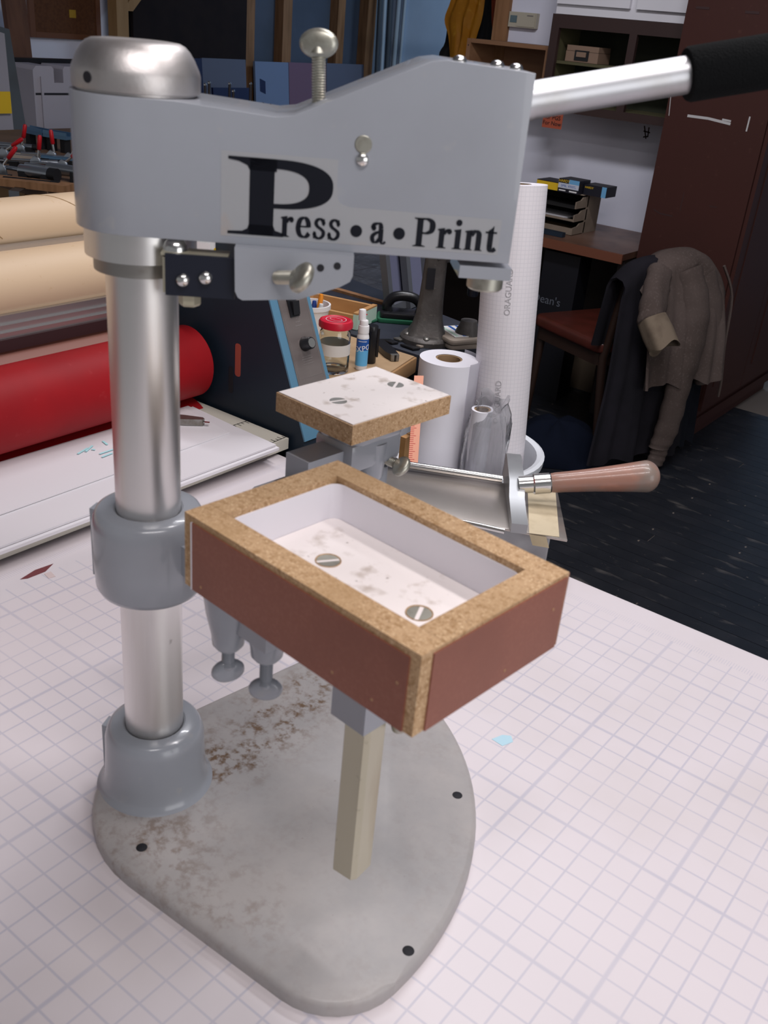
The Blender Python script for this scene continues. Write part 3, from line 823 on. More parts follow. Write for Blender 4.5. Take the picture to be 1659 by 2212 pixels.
# rollers
def roll_y(parent, name, x, z, r, y0, y1, m, lab=None, n=56, chamf=.006):
    Mx = Matrix.Translation((x, y0, z)) @ Matrix.Rotation(-PI/2, 4, 'X')
    return part(parent, name, lathe_mesh(name, [(r-chamf, 0), (r, chamf), (r, y1-y0-chamf), (r-chamf, y1-y0)], n, Mx, smooth=40), m, lab)
for zc in (1.0025, .8750):
    rr = roll_y(lam, 'red_roller', -1.2285, zc, .0622, LYL, 1.108, 'red_rubber', 'thick red rubber roller')
    roll_y(rr, 'roller_shaft', -1.2285, zc, .018, 1.105, LY+.002, 'black_plastic', n=24, chamf=.001)
roll_y(lam, 'tension_bar', -.985, .886, .0150, 1.102, 1.21, 'chrome', 'chrome tension bar', n=32, chamf=.002)
# side housing: outline in (x, z), thickness along y
hs_out = [(-1.62, .80), (-.952, .80), (-.976, .930), (-1.011, 1.013), (-1.070, 1.156), (-1.105, 1.240), (-1.14, 1.262), (-1.20, 1.272), (-1.48, 1.265), (-1.56, 1.22), (-1.62, 1.10)]
def housing(y0, y1, pts, m, name, lab=None, bev=.004):
    bm = new_bm(); add_prism(bm, pts, 0, y1-y0, frame((0, y1, 0), (1, 0, 0), (0, 0, 1), (0, -1, 0)))
    if bev: bevel(bm, bev, 2, 25)
    return part(lam, name, to_mesh(bm, name, 30), m, lab)
house = housing(LY, 1.217, hs_out, 'navy_panel', 'side_housing', 'navy side housing')
# pale blue sloping front
ft, fb = Vector((-1.108, 0, 1.247)), Vector((-.974, 0, .925))
fd = (ft-fb).normalized(); fn = Vector((fd.z, 0, -fd.x)).normalized()
Mf = frame(fb+fn*.0005+Vector((0, LY+.046, 0)), (0, 1, 0), fd, -fn if fn.x < 0 else fn)
FL = (ft-fb).length
front = part(house, 'blue_front', box_mesh('blue_front', (0, FL/2, .001), (.0935, FL, .003), Mf, bev=.001), 'blue_panel', 'pale blue sloping front')
def on_front(y, t, d=0.0):
    """frame on the sloping front: y across (0 = middle), t metres up the slope from the foot"""
    return Mf @ Matrix.Translation((y, t, .0026+d))
t0 = 0.0882
t1 = 0.2476+.05
ctrl = part(house, 'control_plate', box_mesh('control_plate', (.004, (t0+t1)/2, .0005), (.068, t1-t0, .001), on_front(0, 0), bev=.0003), 'brushed_plate', 'brushed metal control plate')
def sub(me, name, m, lab=None):
    me.transform(Matrix.Translation(-world_loc(house))); return link(name, me, m, house, label=lab)
bm = new_bm()
for y0_, y1_, a, b in ((-.026, .034, t0+.012, t0+.0126), (-.026, .034, t1-.05, t1-.0494)): add_box(bm, ((y0_+y1_)/2, (a+b)/2, .0012), (y1_-y0_, .0006, .0002), on_front(0, 0))
for yy in (-.026, .034): add_box(bm, (yy, (t0+t1)/2-.02, .0012), (.0006, t1-t0-.055, .0002), on_front(0, 0))
for k in range(4): add_box(bm, (.004, t0+.034+k*.004, .0012), (.026-.004*(k % 2), .0011, .0002), on_front(0, 0))
for k in range(3): add_box(bm, (.003, t0+.098+k*.006, .0012), (.016-.005*k, .0014, .0002), on_front(0, 0))
sub(to_mesh(bm, 'panel_print'), 'panel_print', 'grey_print')
tk = t0+.066
bm = new_bm(); add_lathe(bm, [(.0120, .001), (.0120, .004), (.0108, .006), (.0100, .017), (.0092, .018), (.0088, .018)], 28, on_front(.006, tk)); sub(to_mesh(bm, 'knob', 35), 'knob', 'black_plastic', 'round black speed knob')
sub(lathe_mesh('knob_cap', [(.0078, .0180), (.0078, .0186), (.0001, .0186)], 28, on_front(.006, tk)), 'knob_cap', 'steel_bright')
ts = t0+.128
sub(box_mesh('switch_frame', (-.001, ts, .002), (.021, .030, .003), on_front(0, 0), bev=.0008), 'switch_frame', 'black_plastic')
sub(box_mesh('rocker_switch', (.001, 0, .0055), (.015, .022, .006), on_front(0, ts) @ Matrix.Rotation(R(12), 4, 'X'), bev=.0015), 'rocker_switch', 'black_plastic', 'black rocker switch')
te = t0+.200
sub(box_mesh('switch_frame', (-.002, te, .002), (.040, .015, .003), on_front(0, 0), bev=.0008), 'switch_frame', 'black_plastic')
sub(lathe_mesh('button_ring', [(.0082, .003), (.0082, .006), (.0065, .0065), (.0062, .004)], 24, on_front(-.004, te+.002)), 'button_ring', 'yellow_label')
sub(lathe_mesh('push_button', [(.0060, .004), (.0058, .009), (.0050, .0098), (.0001, .010)], 24, on_front(-.004, te+.002)), 'push_button', 'green_plastic', 'green push button')
# slot and red label on the inner face
sub(prism_mesh('slot', [(p[0], p[1]) for p in rounded(-.0055, .0055, -.024, .024, .005, 5)], 0, .0006, frame((-1.1473, 1.1249, 0.9854), (1, 0, 0), (0, 0, 1), (0, -1, 0))), 'slot', 'black_hole')
sub(prism_mesh('name_label', [(p[0], p[1]) for p in rounded(-.0065, .0065, -.029, .029, .005, 5)], 0, .0006, frame((-1.1313, 1.1249, 1.0247), (1, 0, 0), (0, 0, 1), (0, -1, 0))), 'name_label', 'rust_label', 'small rust red label')
# supply rolls, rails and guard
for x, z, r, seam in ((-1.365, 1.1400, .0520, ()), (-1.435, 1.2130, .0440, (.78, .97))):
    ro = roll_y(lam, 'film_roll', x, z, r, LYL, 1.112, 'kraft', 'tan cardboard supply roll', chamf=.002)
    for ys in seam:
        bm = new_bm(); pts = []
        for k in range(17):
            a = R(-60+k*10); pts.append((x+(r+.0001)*math.sin(a), ys+.05*(a), z+(r+.0001)*math.cos(a)))
        add_tube(bm, pts, .0008, 5); part(ro, 'seam', to_mesh(bm, 'seam'), 'kraft_seam')
def rail(name, x, z, w, h, m, lab=None):
    return part(lam, name, box_mesh(name, (x, (LYL+LY)/2, z), (w, LY-LYL-.004, h), bev=min(w, h)*.3), m, lab)
rail('guide_rail', -1.385, 1.1915, .008, .012, 'rail_alu', 'shiny guide rail')
rail('guide_rail', -1.318, 1.1047, .012, .014, 'rail_alu')
rail('guide_rail', -1.312, 1.0936, .012, .010, 'rail_alu')
rail('guide_rail', -1.306, 1.0839, .012, .010, 'rail_alu')
rail('gap_filler', -1.304, 1.0714, .020, .018, 'gap_shade')  # dark filler where the gap is; its colour stands in for shade
bm = new_bm()
ga = Vector((-1.3050, 0.8735, 1.0628)); gb = Vector((-1.2750, 0.8503, 1.0374))
for yy in (LYL, LY-.002):
    pass
gq = [(ga.x, ga.z), (gb.x, gb.z), (gb.x+.002, gb.z-.004), (ga.x+.002, ga.z-.004)]
add_prism(bm, gq, 0, LY-LYL-.004, frame((0, LY-.002, 0), (1, 0, 0), (0, 0, 1), (0, -1, 0)))
part(lam, 'guard_panel', to_mesh(bm, 'guard_panel'), 'copper_guard', 'reddish glossy guard panel')
rail('body_beam', -1.50, .98, .16, .18, 'navy_panel')
# small carton and chrome latch on the rail behind the clip
crt = root('tape_carton', (-1.2123, 1.1320, 1.1818), 'small white and yellow carton on the laminator', 'carton')
cl = Vector((-1.2178, 1.1340, 1.1912))
Mc = Matrix.Translation(cl) @ Matrix.Rotation(R(20), 4, 'Z')
part(crt, 'box', box_mesh('box', (0, 0, 0), (.050, .075, .042), Mc, bev=.001), 'white_plastic')
part(crt, 'yellow_band', box_mesh('yellow_band', (.0255, .004, .004), (.0006, .058, .014), Mc), 'yellow_label')
crt.location = crt.location
# bracket shelf that carries the carton
part(lam, 'carton_ledge', box_mesh('carton_ledge', (cl.x, (cl.y+LY)/2, cl.z-.0250), (.09, LY-cl.y+.09, .008), bev=.001), 'navy_panel')

# ---------------------------------------------------------------- sheets lying over mat and feed table
def sheet(name, corners, z0, z1, m, lab, thick=.0022, grp='white sheets bridging mat and laminator'):
    """slightly bowed sheet: corners given as 4 (x, y) points, z rises from the table side to the feed side"""
    bm = new_bm(); N, K = 10, 14; th_ = thick
    top = []; bot = []
    c = [Vector((p[0], p[1], 0)) for p in corners]
    for i in range(N+1):
        s = i/N; rt = []; rb = []
        for k in range(K+1):
            t = k/K
            p = (c[0]*(1-t)+c[1]*t)*(1-s)+(c[3]*(1-t)+c[2]*t)*s
            z = z0+(z1-z0)*s+.0004*math.sin(t*7+s*3)*(1-abs(2*s-1))
            rt.append(bm.verts.new((p.x, p.y, z+th_))); rb.append(bm.verts.new((p.x, p.y, z)))
        top.append(rt); bot.append(rb)
    for i in range(N):
        for k in range(K):
            bm.faces.new((top[i][k], top[i][k+1], top[i+1][k+1], top[i+1][k])); bm.faces.new((bot[i][k], bot[i+1][k], bot[i+1][k+1], bot[i][k+1]))
    for k in range(K):
        bm.faces.new((top[0][k], bot[0][k], bot[0][k+1], top[0][k+1])); bm.faces.new((top[N][k], top[N][k+1], bot[N][k+1], bot[N][k]))
    for i in range(N):
        bm.faces.new((top[i][0], top[i+1][0], bot[i+1][0], bot[i][0])); bm.faces.new((top[i][K], bot[i][K], bot[i+1][K], top[i+1][K]))
    return solo(name, to_mesh(bm, name, 40), m, lab, 'sheet', grp)
sheet('board_sheet', [(-.986, .02), (-0.9772, 1.0682), (-1.2054, 1.0852), (-1.215, .02)], .9256, .9256, 'paper_white_b', 'lowest thick white board of the stack by the laminator', .0045)
sheet('board_sheet', [(-.992, .02), (-0.9832, 1.0668), (-1.2004, 1.0742), (-1.213, .02)], .9309, .9309, 'paper_white', 'middle white board of the stack by the laminator', .0030)
sheet('board_sheet', [(-1.0554, 0.4185), (-1.0640, 1.0407), (-1.1909, 1.0594), (-1.2023, 0.5398)], .9346, .9346, 'paper_white_b', 'top white sheet with pale cyan marker notes, under the slim knife', .0016)
# cyan handwriting
bm = new_bm()
for a, b in ((((-1.1488, 0.8082, 0.9340)), ((-1.1572, 0.8330, 0.9340))), (((-1.1482, 0.8220, 0.9340)), ((-1.1598, 0.8435, 0.9340))), (((-1.1280, 0.8320, 0.9340)), ((-1.1283, 0.8582, 0.9340))), (((-1.1163, 0.8273, 0.9340)), ((-1.1182, 0.8485, 0.9340))), (((-1.1494, 0.8339, 0.9340)), ((-1.1444, 0.8369, 0.9340))), (((-1.1641, 0.8660, 0.9340)), ((-1.1481, 0.8624, 0.9340)))):
    a = Vector(a); b = Vector(b); t = (b-a).normalized(); s = Vector((-t.y, t.x, 0))*.0018
    up = Vector((0, 0, .0036))
    bm.faces.new([bm.verts.new(p+up) for p in (a+s, a-s, b-s, b+s)])
note_o = part(lam, 'marker_scribble', to_mesh(bm, 'marker_scribble'), 'marker_cyan')
# grey knife handle on the sheets
kn = root('utility_knife', (-1.1373, 1.0216, 0.9366), 'slim grey metal knife lying on the white sheets', 'knife')
ka, kb = Vector((-1.1602, 0.9918, 0.9430)), Vector((-1.1106, 1.0289, 0.9430))
kd = (kb-ka).normalized(); ks = Vector((-kd.y, kd.x, 0))
bm = new_bm(); Mk = frame(kb, -kd, Vector((0, 0, 1)).cross(-kd), (0, 0, 1))
add_prism(bm, [(0, -.003), (.004, -.0075), (.035, -.011), (.10, -.012), (.15, -.010), (.15, .009), (.10, .010), (.03, .008), (.002, .003)], -.0055, .0055, Mk); bevel(bm, .002, 2, 30)
part(kn, 'handle', to_mesh(bm, 'handle', 40), 'dull_steel')
part(kn, 'blade_tip', box_mesh('blade_tip', (-.004, 0, 0), (.010, .005, .0012), Mk), 'steel_bright')

# ---------------------------------------------------------------- lever cutter at the table edge
mat('cutter_grey', (0.30, 0.305, 0.315), 0.35, 0.5, noise=[(20, (0.24, 0.24, 0.25), .45, .7)])
mat('cutter_plate', (0.44, 0.40, 0.37), 0.32, 0.8, noise=[(12, (0.38, 0.34, 0.31), .4, .7)])
mat('masking_tape', (0.62, 0.52, 0.36), 0.7, noise=[(60, (0.56, 0.46, 0.31), .45, .7)])
CZ = .957
cut = root('lever_cutter', (-.66, 1.09, .9), 'grey metal lever cutter with wooden handle at the table edge', 'cutter')
P_tl, P_bl, P_br, P_tr = (-0.8658, 1.0724), (-0.8148, 0.9297), (-0.4667, 1.0901), (-0.5492, 1.2138)
part(cut, 'top_plate', prism_mesh('top_plate', [P_tl, P_bl, P_br, P_tr], CZ-.004, CZ, bev=.001), 'cutter_plate')
def lerp(a, b, t): return (a[0]+(b[0]-a[0])*t, a[1]+(b[1]-a[1])*t)
inb = [lerp(P_tl, P_br, .05), lerp(P_bl, P_tr, .06), lerp(P_br, P_tl, .06), lerp(P_tr, P_bl, .06)]
part(cut, 'body', prism_mesh('body', inb, .9002, CZ-.0041, bev=.003), 'cutter_grey')
# raised rim rod along the far edge
ra, rb_ = Vector((-0.8309, 1.0631, 0.9660)), Vector((-0.6228, 1.1729, 0.9660))
part(cut, 'rim_rod', tube_mesh('rim_rod', [ra, ra.lerp(rb_, .5), rb_], .0055, 14), 'steel_bright')
part(cut, 'near_rail', tube_mesh('near_rail', [Vector((-0.5919, 1.0216, 0.9600)), Vector((-0.5372, 1.0412, 0.9600))], .004, 10), 'steel_bright')
part(cut, 'pivot_bolt', lathe_mesh('pivot_bolt', [(.0085, 0), (.0085, .004), (.0075, .0085), (.004, .012), (.0001, .0125)], 20, Matrix.Translation((-0.8587, 1.0806, 0.9570)), smooth=60), 'steel_bright')
# end casting and wooden lever handle
e0, e1 = Vector((-0.6293, 1.2063, 0.9570)), Vector((-0.5246, 1.0551, 0.9570))
ed = (e1-e0).normalized(); ex = Vector((ed.y, -ed.x, 0)); ex = -ex if ex.x < 0 else ex
Me = frame(e0, ed, ex if ed.cross(ex).z > 0 else -ex, (0, 0, 1))
EL = (e1-e0).length
bm = new_bm(); add_prism(bm, [(-.006, 0), (EL, 0), (EL, .014), (EL*.62, .020), (EL*.48, .034), (.010, .040), (-.006, .036)], -.012, .010, Me @ Matrix.Rotation(PI/2, 4, 'X')); bevel(bm, .003, 2, 30)
part(cut, 'end_casting', to_mesh(bm, 'end_casting', 35), 'cutter_grey')
h0, h1 = Vector((-0.5757, 1.1356, 0.9850)), Vector((-0.4201, 1.2587, 1.0165))
HLn = (h1-h0).length
lever = part(cut, 'ferrule', lathe_mesh('ferrule', [(.0125, 0), (.0125, .020), (.0150, .022), (.0150, .044), (.0135, .046)], 28, zframe(h0, h1-h0)), 'steel_bright')
wp = [(.0135, .0455)]
for k in range(1, 18):
    t = k/18; wp.append((.0145+.0085*(t**1.6), .0455+(HLn-.0455-.020)*t))
for k in range(0, 9):
    a = R(k*11.25); wp.append((max(.0001, .0230*math.cos(a)), HLn-.020+.020*math.sin(a)))
part(cut, 'wooden_handle', lathe_mesh('wooden_handle', wp, 32, zframe(h0, h1-h0), smooth=60), 'wood_handle', 'worn reddish wooden handle')
tp_ = [(-0.5787, 1.1753), (-0.5512, 1.2101), (-0.4783, 1.0878), (-0.5130, 1.0662)]
part(cut, 'masking_tape', prism_mesh('masking_tape', tp_, CZ+.0002, CZ+.0008), 'masking_tape', 'torn strip of masking tape')
bm = new_bm(); ta, tb, tc_, td = [Vector((-0.5120, 1.0647, 0.9570)), Vector((-0.4914, 1.0753, 0.9570)), Vector((-0.4825, 1.0711, 0.9450)), Vector((-0.5026, 1.0610, 0.9450))]
bm.faces.new([bm.verts.new(v) for v in (ta, tb, tc_, td)]); bmesh.ops.solidify(bm, geom=bm.faces[:], thickness=.0008)
part(cut, 'masking_tape', to_mesh(bm, 'masking_tape'), 'masking_tape')

# ---------------------------------------------------------------- wooden bench with its clutter
mat('bench_wood', (0.40, 0.235, 0.11), 0.55, noise=[(8, (0.34, 0.19, 0.085), .4, .65, 4, (1, .2, 1)), (50, (0.22, 0.13, 0.07), .66, .78)])
mat('pine', (0.52, 0.29, 0.12), 0.55, noise=[(7, (0.42, 0.21, 0.08), .4, .65, 5, (1, .25, 3))])
mat('cardboard', (0.40, 0.265, 0.15), 0.8, noise=[(30, (0.36, 0.235, 0.13), .4, .65)])
mat('bench_black', (0.018, 0.022, 0.034), 0.45, noise=[(10, (0.028, 0.032, 0.046), .4, .7)])
mat('glass_clear', (0.93, 0.96, 0.94), 0.03, trans=1.0, ior=1.45)
mat('red_lid', (0.56, 0.012, 0.035), 0.35)
mat('red_lid_mark', (0.78, 0.55, 0.58), 0.5)
mat('frosted_tape', (0.66, 0.63, 0.60), 0.6)
mat('label_blue', (0.015, 0.09, 0.36), 0.4)
mat('label_sky', (0.12, 0.42, 0.72), 0.4)
mat('mint_paint', (0.50, 0.66, 0.55), 0.6)
mat('cast_iron', (0.115, 0.105, 0.100), 0.50, 0.5, noise=[(30, (0.085, 0.075, 0.07), .4, .65), (90, (0.16, 0.145, 0.13), .62, .75)], bump=(160, .25))
mat('green_pad', (0.012, 0.10, 0.05), 0.9)
mat('canvas', (0.34, 0.28, 0.23), 0.85)
mat('frame_grey', (0.13, 0.135, 0.15), 0.45, 0.4)
mat('screen_mesh', (0.13, 0.135, 0.21), 0.6)
mat('clear_film', (0.95, 0.95, 0.97), 0.10, trans=.96, ior=1.08)
mat('violet_cloth', (0.055, 0.022, 0.050), 0.9, sheen=.3)

bench = root('wooden_bench', (-1.5, 1.7, 0), 'wooden workbench with cardboard covered top behind the laminator', 'bench')
b_out = [(-1.055, 1.235), (-1.172, 1.722), (-1.62, 1.722), (-1.95, 1.235)]
part(bench, 'top', prism_mesh('top', b_out, .862, .8975, bev=.002), 'bench_wood')
part(bench, 'cardboard_cover', prism_mesh('cardboard_cover', [(-1.062, 1.245), (-1.176, 1.716), (-1.60, 1.716), (-1.90, 1.245)], .8976, .9), 'cardboard')
part(bench, 'apron', prism_mesh('apron', [(-1.095, 1.27), (-1.20, 1.70), (-1.225, 1.70), (-1.12, 1.27)], .76, .8618, bev=.002), 'pine')
for lx, ly in ((-1.13, 1.30), (-1.215, 1.66), (-1.85, 1.30), (-1.58, 1.66)):
    part(bench, 'leg', box_mesh('leg', (lx, ly, .43), (.06, .06, .86), bev=.003), 'pine')
bt = root('black_worktop', (-1.5, 2.1, 0), 'black painted workbench behind the wooden bench', 'bench')
part(bt, 'top', prism_mesh('top', [(-1.145, 1.735), (-1.145, 2.02), (-1.76, 2.16), (-1.80, 1.735)], .860, .899, bev=.003), 'bench_black')
for lx, ly in ((-1.20, 1.80), (-1.20, 1.98), (-1.70, 1.80), (-1.68, 2.08)):
    part(bt, 'leg', box_mesh('leg', (lx, ly, .43), (.05, .05, .86), bev=.003), 'bench_black')
part(bt, 'rim_strip', prism_mesh('rim_strip', [(-1.6898, 1.9968), (-1.4345, 2.0013), (-1.4482, 2.0195), (-1.7064, 2.0160)], .8992, .906), 'stud_wood')

BZ = .9002
# glass jar with red lid
jx, jy = (-1.2278, 1.4977)
jar = root('glass_jar', (jx, jy, BZ), 'glass jar with red screw lid beside the laminator controls', 'jar')
JR = 0.0324
jh = .107
Mj = Matrix.Translation((jx, jy, BZ))
bm = new_bm(); add_lathe(bm, [(.0001, 0), (JR*.92, 0), (JR, .006), (JR, jh*.70), (JR*.97, jh*.78), (JR*.86, jh*.85), (JR*.82, jh*.88), (JR*.82, jh), (JR*.77, jh), (JR*.77, jh*.88), (JR*.92, jh*.77), (JR*.945, jh*.70), (JR*.945, .010), (JR*.85, .006), (.0001, .006)], 36, Mj, close=False)
part(jar, 'glass', to_mesh(bm, 'glass', 60), 'glass_clear')
bm = new_bm()
pr_ = []
add_lathe(bm, [(JR*1.00, jh-.014), (JR*1.06, jh-.013), (JR*1.06, jh-.003), (JR*1.02, jh+.001), (JR*.90, jh+.0025), (JR*.86, jh+.0015), (.0001, jh+.0015)], 40, Mj)
for v in bm.verts:
    d = Vector((v.co.x-jx, v.co.y-jy, 0))
    if d.length > JR*1.03: v.co += d.normalized()*.0010*math.cos(math.atan2(d.y, d.x)*20)
lid = part(jar, 'lid', to_mesh(bm, 'lid', 50), 'red_lid', 'red metal lid')
for r0, r1, sy in ((.62, .66, .55), (.42, .46, .34)):
    bm = new_bm(); n = 36
    a_ = [bm.verts.new(Mj @ Vector((JR*r1*math.cos(2*PI*k/n), JR*r1*sy/.55*math.sin(2*PI*k/n), jh+.0019))) for k in range(n)]
    b_ = [bm.verts.new(Mj @ Vector((JR*r0*math.cos(2*PI*k/n), JR*r0*sy/.55*math.sin(2*PI*k/n), jh+.0019))) for k in range(n)]
    for k in range(n): bm.faces.new((a_[k], a_[(k+1) % n], b_[(k+1) % n], b_[k]))
    part(jar, 'lid_print', to_mesh(bm, 'lid_print'), 'red_lid_mark')
part(jar, 'tape_band', lathe_mesh('tape_band', [(JR*1.004, jh*.36), (JR*1.012, jh*.36), (JR*1.012, jh*.58), (JR*1.004, jh*.58)], 40, Mj, close=False), 'frosted_tape', 'frosted white tape band')

# spray bottle
sx, sy = (-1.1968, 1.5517)
sp_ = root('spray_bottle', (sx, sy, BZ), 'white pump spray bottle with blue label between jar and black marker', 'bottle')
SR = 0.0129
Mb = Matrix.Translation((sx, sy, BZ)); hB = 0.1284
part(sp_, 'body', lathe_mesh('body', [(SR*.9, 0), (SR, .003), (SR, hB*.54), (SR*.93, hB*.575), (SR*.84, hB*.60), (SR*.84, hB*.62)], 28, Mb), 'white_plastic')
part(sp_, 'collar', lathe_mesh('collar', [(SR*.90, hB*.615), (SR*.90, hB*.70), (SR*.84, hB*.735), (SR*.70, hB*.74), (SR*.70, hB*.80), (SR*.63, hB*.82)], 28, Mb), 'white_plastic')
nz = part(sp_, 'pump_head', lathe_mesh('pump_head', [(SR*.62, hB*.815), (SR*.60, hB*.96), (SR*.52, hB*.985), (.0001, hB)], 24, Mb @ Matrix.Rotation(R(-3), 4, 'Y')), 'white_plastic')
cd_ = Vector((-sx, -sy, 0)).normalized()
part(sp_, 'nozzle', lathe_mesh('nozzle', [(.0014, 0), (.0014, .001), (.0001, .001)], 10, zframe(Vector((sx, sy, BZ+hB*.93))+Vector((cd_.x*math.cos(.5)-cd_.y*math.sin(.5), cd_.x*math.sin(.5)+cd_.y*math.cos(.5), 0))*SR*.60, (cd_.x*math.cos(.5)-cd_.y*math.sin(.5), cd_.x*math.sin(.5)+cd_.y*math.cos(.5), 0))), 'red_lid')
part(sp_, 'label', lathe_mesh('label', [(SR*1.003, hB*.34), (SR*1.012, hB*.34), (SR*1.012, hB*.525), (SR*1.003, hB*.525)], 28, Mb, close=False), 'label_blue', 'dark blue upper label')
part(sp_, 'label', lathe_mesh('label', [(SR*1.003, hB*.075), (SR*1.012, hB*.075), (SR*1.012, hB*.339), (SR*1.003, hB*.339)], 28, Mb, close=False), 'label_sky', 'sky blue lower label')
fr = zframe(Vector((sx, sy, BZ+hB*.375))+cd_*(SR*1.02), cd_)
up_fr = frame(Vector((sx, sy, BZ+hB*.365))+cd_*(SR*1.02), Vector((0, 0, 1)).cross(cd_), (0, 0, 1), cd_)
def wrapped(me):
    """bend flat lettering round the bottle"""
    for v in me.vertices:
        p = v.co-Vector((sx, sy, v.co.z)); t = p.dot(Vector((0, 0, 1)).cross(cd_)); dep_ = p.dot(cd_)
        a = t/(SR*1.02); q = cd_*math.cos(a)+Vector((0, 0, 1)).cross(cd_)*math.sin(a)
        v.co = Vector((sx, sy, v.co.z))+q*dep_
    return me
part(sp_, 'lettering', wrapped(text_mesh('EXPO', .0165, up_fr @ Matrix.Rotation(R(12), 4, 'Z'))), 'white_plastic')
for k in range(2):
    bm = new_bm()
    for j in range(9): add_box(bm, (-.0085+j*.0021, .0225-.0065*k, 0), (.0013, .0018, .0004), up_fr)
    part(sp_, 'small_print', wrapped(to_mesh(bm, 'small_print')), 'white_plastic')

# fat black marker standing up
mx_, my_ = (-1.2120, 1.6007)
MR = 0.0130; mh = 0.0820
mk = root('black_marker', (mx_, my_, BZ), 'fat black cylinder standing right of the spray bottle', 'marker')
part(mk, 'barrel', lathe_mesh('barrel', [(MR*.92, 0), (MR, .002), (MR, mh*.86)], 26, Matrix.Translation((mx_, my_, BZ))), 'black_plastic')
part(mk, 'cap', lathe_mesh('cap', [(MR*1.03, mh*.862), (MR*1.03, mh*.97), (MR*.95, mh), (.0001, mh)], 26, Matrix.Translation((mx_, my_, BZ))), 'black_plastic')
part(mk, 'clip', box_mesh('clip', (0, MR*1.15, mh*.55), (MR*.5, MR*.3, mh*.75), Matrix.Translation((mx_, my_, BZ)) @ Matrix.Rotation(R(-60), 4, 'Z'), bev=.001), 'black_plastic')

# folding knife lying on the cardboard
k0, k1 = Vector((-1.2795, 1.7129, 0.9080)), Vector((-1.1848, 1.6532, 0.9080))
kf = root('folding_knife', (k0.x, k0.y, BZ), 'black folding knife lying right of the black marker', 'knife')
kd = (k1-k0).normalized(); Mk = frame(k0, kd, Vector((0, 0, 1)).cross(kd), (0, 0, 1)); KL = (k1-k0).length
bm = new_bm(); add_prism(bm, [(0, -.010), (KL*.35, -.014), (KL*.8, -.014), (KL, -.009), (KL*1.06, 0), (KL, .010), (KL*.5, .015), (0, .012)], -.0075, .0065, Mk); bevel(bm, .003, 2, 25)
part(kf, 'handle', to_mesh(bm, 'handle', 40), 'black_plastic')
part(kf, 'bolster', box_mesh('bolster', (KL*1.0, 0, 0), (.010, .018, .0135), Mk, bev=.002), 'dull_steel')

# wooden box with mint end, seen open from above
bx = root('wooden_box', (-1.4475, 1.8262, 0.9000), 'open wooden box with a mint painted end', 'box')
c0 = Vector(((-1.3865, 1.8446, 0.9000))); c1 = Vector(((-1.3943, 1.7880, 0.9000)))
A0 = Vector((-1.4041, 1.8669, 0.9000)); 
bo = Matrix.Translation((A0.x, A0.y, BZ)) @ Matrix.Rotation(R(104), 4, 'Z')
BWx, BWy, BH = .105, .16, .036
# local x runs away from the right end, y runs towards the viewer's left
for nm, c, s, mm in (('end_wall', (-.006, 0, 0), (.012, BWx, BH), 'mint_paint'), ('end_wall', (-.006-BWy, 0, 0), (.012, BWx, BH), 'pine')):
    pass
bo = frame((A0.x, A0.y, BZ), ((-0.9766, -0.2152, 0.0000)), ((-0.2152, 0.9766, 0.0000)), (0, 0, 1))
if bo.to_3x3().determinant() < 0: bo = bo @ Matrix.Scale(-1, 4, (0, 1, 0))
def bxp(name, c, s, m, lab=None): part(bx, name, box_mesh(name, c, s, bo, bev=.0008, seg=1), m, lab)
sgn = 1 if (bo.to_3x3() @ Vector((0, 1, 0))).dot(Vector((sx, sy, 0))) < 0 else -1
bxp('end_wall', (.006, sgn*BWx/2, BH/2), (.012, BWx, BH), 'mint_paint', 'mint painted end wall')
bxp('end_cap', (.006, sgn*BWx/2, BH+.002), (.012, BWx, .004), 'pine')
bxp('side_wall', (BWy/2+.012, sgn*.005, BH/2), (BWy, .010, BH+.004), 'pine')
bxp('side_wall', (BWy/2+.012, sgn*(BWx-.005), BH/2), (BWy, .010, BH-.006), 'pine')
bxp('end_wall', (BWy+.018, sgn*BWx/2, BH/2), (.012, BWx, BH), 'pine')
bxp('bottom', (BWy/2+.012, sgn*BWx/2, .004), (BWy, BWx-.02, .006), 'bench_wood')

# white pen tub behind the jar
tx, ty = (-1.4440, 1.6690)
tz_ = .9002
tub = root('pen_tub', (tx, ty, tz_), 'round white plastic tub of pens behind the jar', 'tub')
TR = .042
Mt = Matrix.Translation((tx, ty, tz_))
th_ = 0.0658
part(tub, 'shell', lathe_mesh('shell', [(.0001, 0), (TR*.80, 0), (TR*.98, th_-.012), (TR*1.06, th_-.010), (TR*1.06, th_), (TR*.96, th_), (TR*.92, th_-.012), (TR*.75, .004), (.0001, .004)], 36, Mt, close=False), 'white_plastic')
pens = [((.010, .020), 'orange_pen', (0.85, 0.28, 0.02), .020, 'orange felt pen in the white tub'), ((-.004, .014), 'blue_pen', (0.02, 0.05, 0.25), .002, 'navy blue pen in the white tub'), ((.0, -.012), 'yellow_pen', (0.75, 0.72, 0.02), -.012, 'yellow capped pen in the white tub'), ((.012, -.002), 'green_pen', (0.02, 0.35, 0.22), -.014, 'teal green capped pen in the white tub'), ((.022, .008), 'white_pen', (0.7, 0.7, 0.7), .002, 'white capped pen in the white tub'), ((-.02, .004), 'magenta_pen', (0.35, 0.03, 0.12), .030, 'dark magenta pen at the back of the white tub')]
for (dx, dy), nm, c, up, lb in pens:
    mat(nm, c, .4)
    solo('pen', tube_mesh('pen', [(tx+dx*.5, ty+dy*.5, tz_+.006), (tx+dx, ty+dy, tz_+th_+up-.010), (tx+dx*1.02, ty+dy*1.02, tz_+th_+up)], [.0055, .0060, .0045], 12), nm, lb, 'pen', 'pens in the white tub')

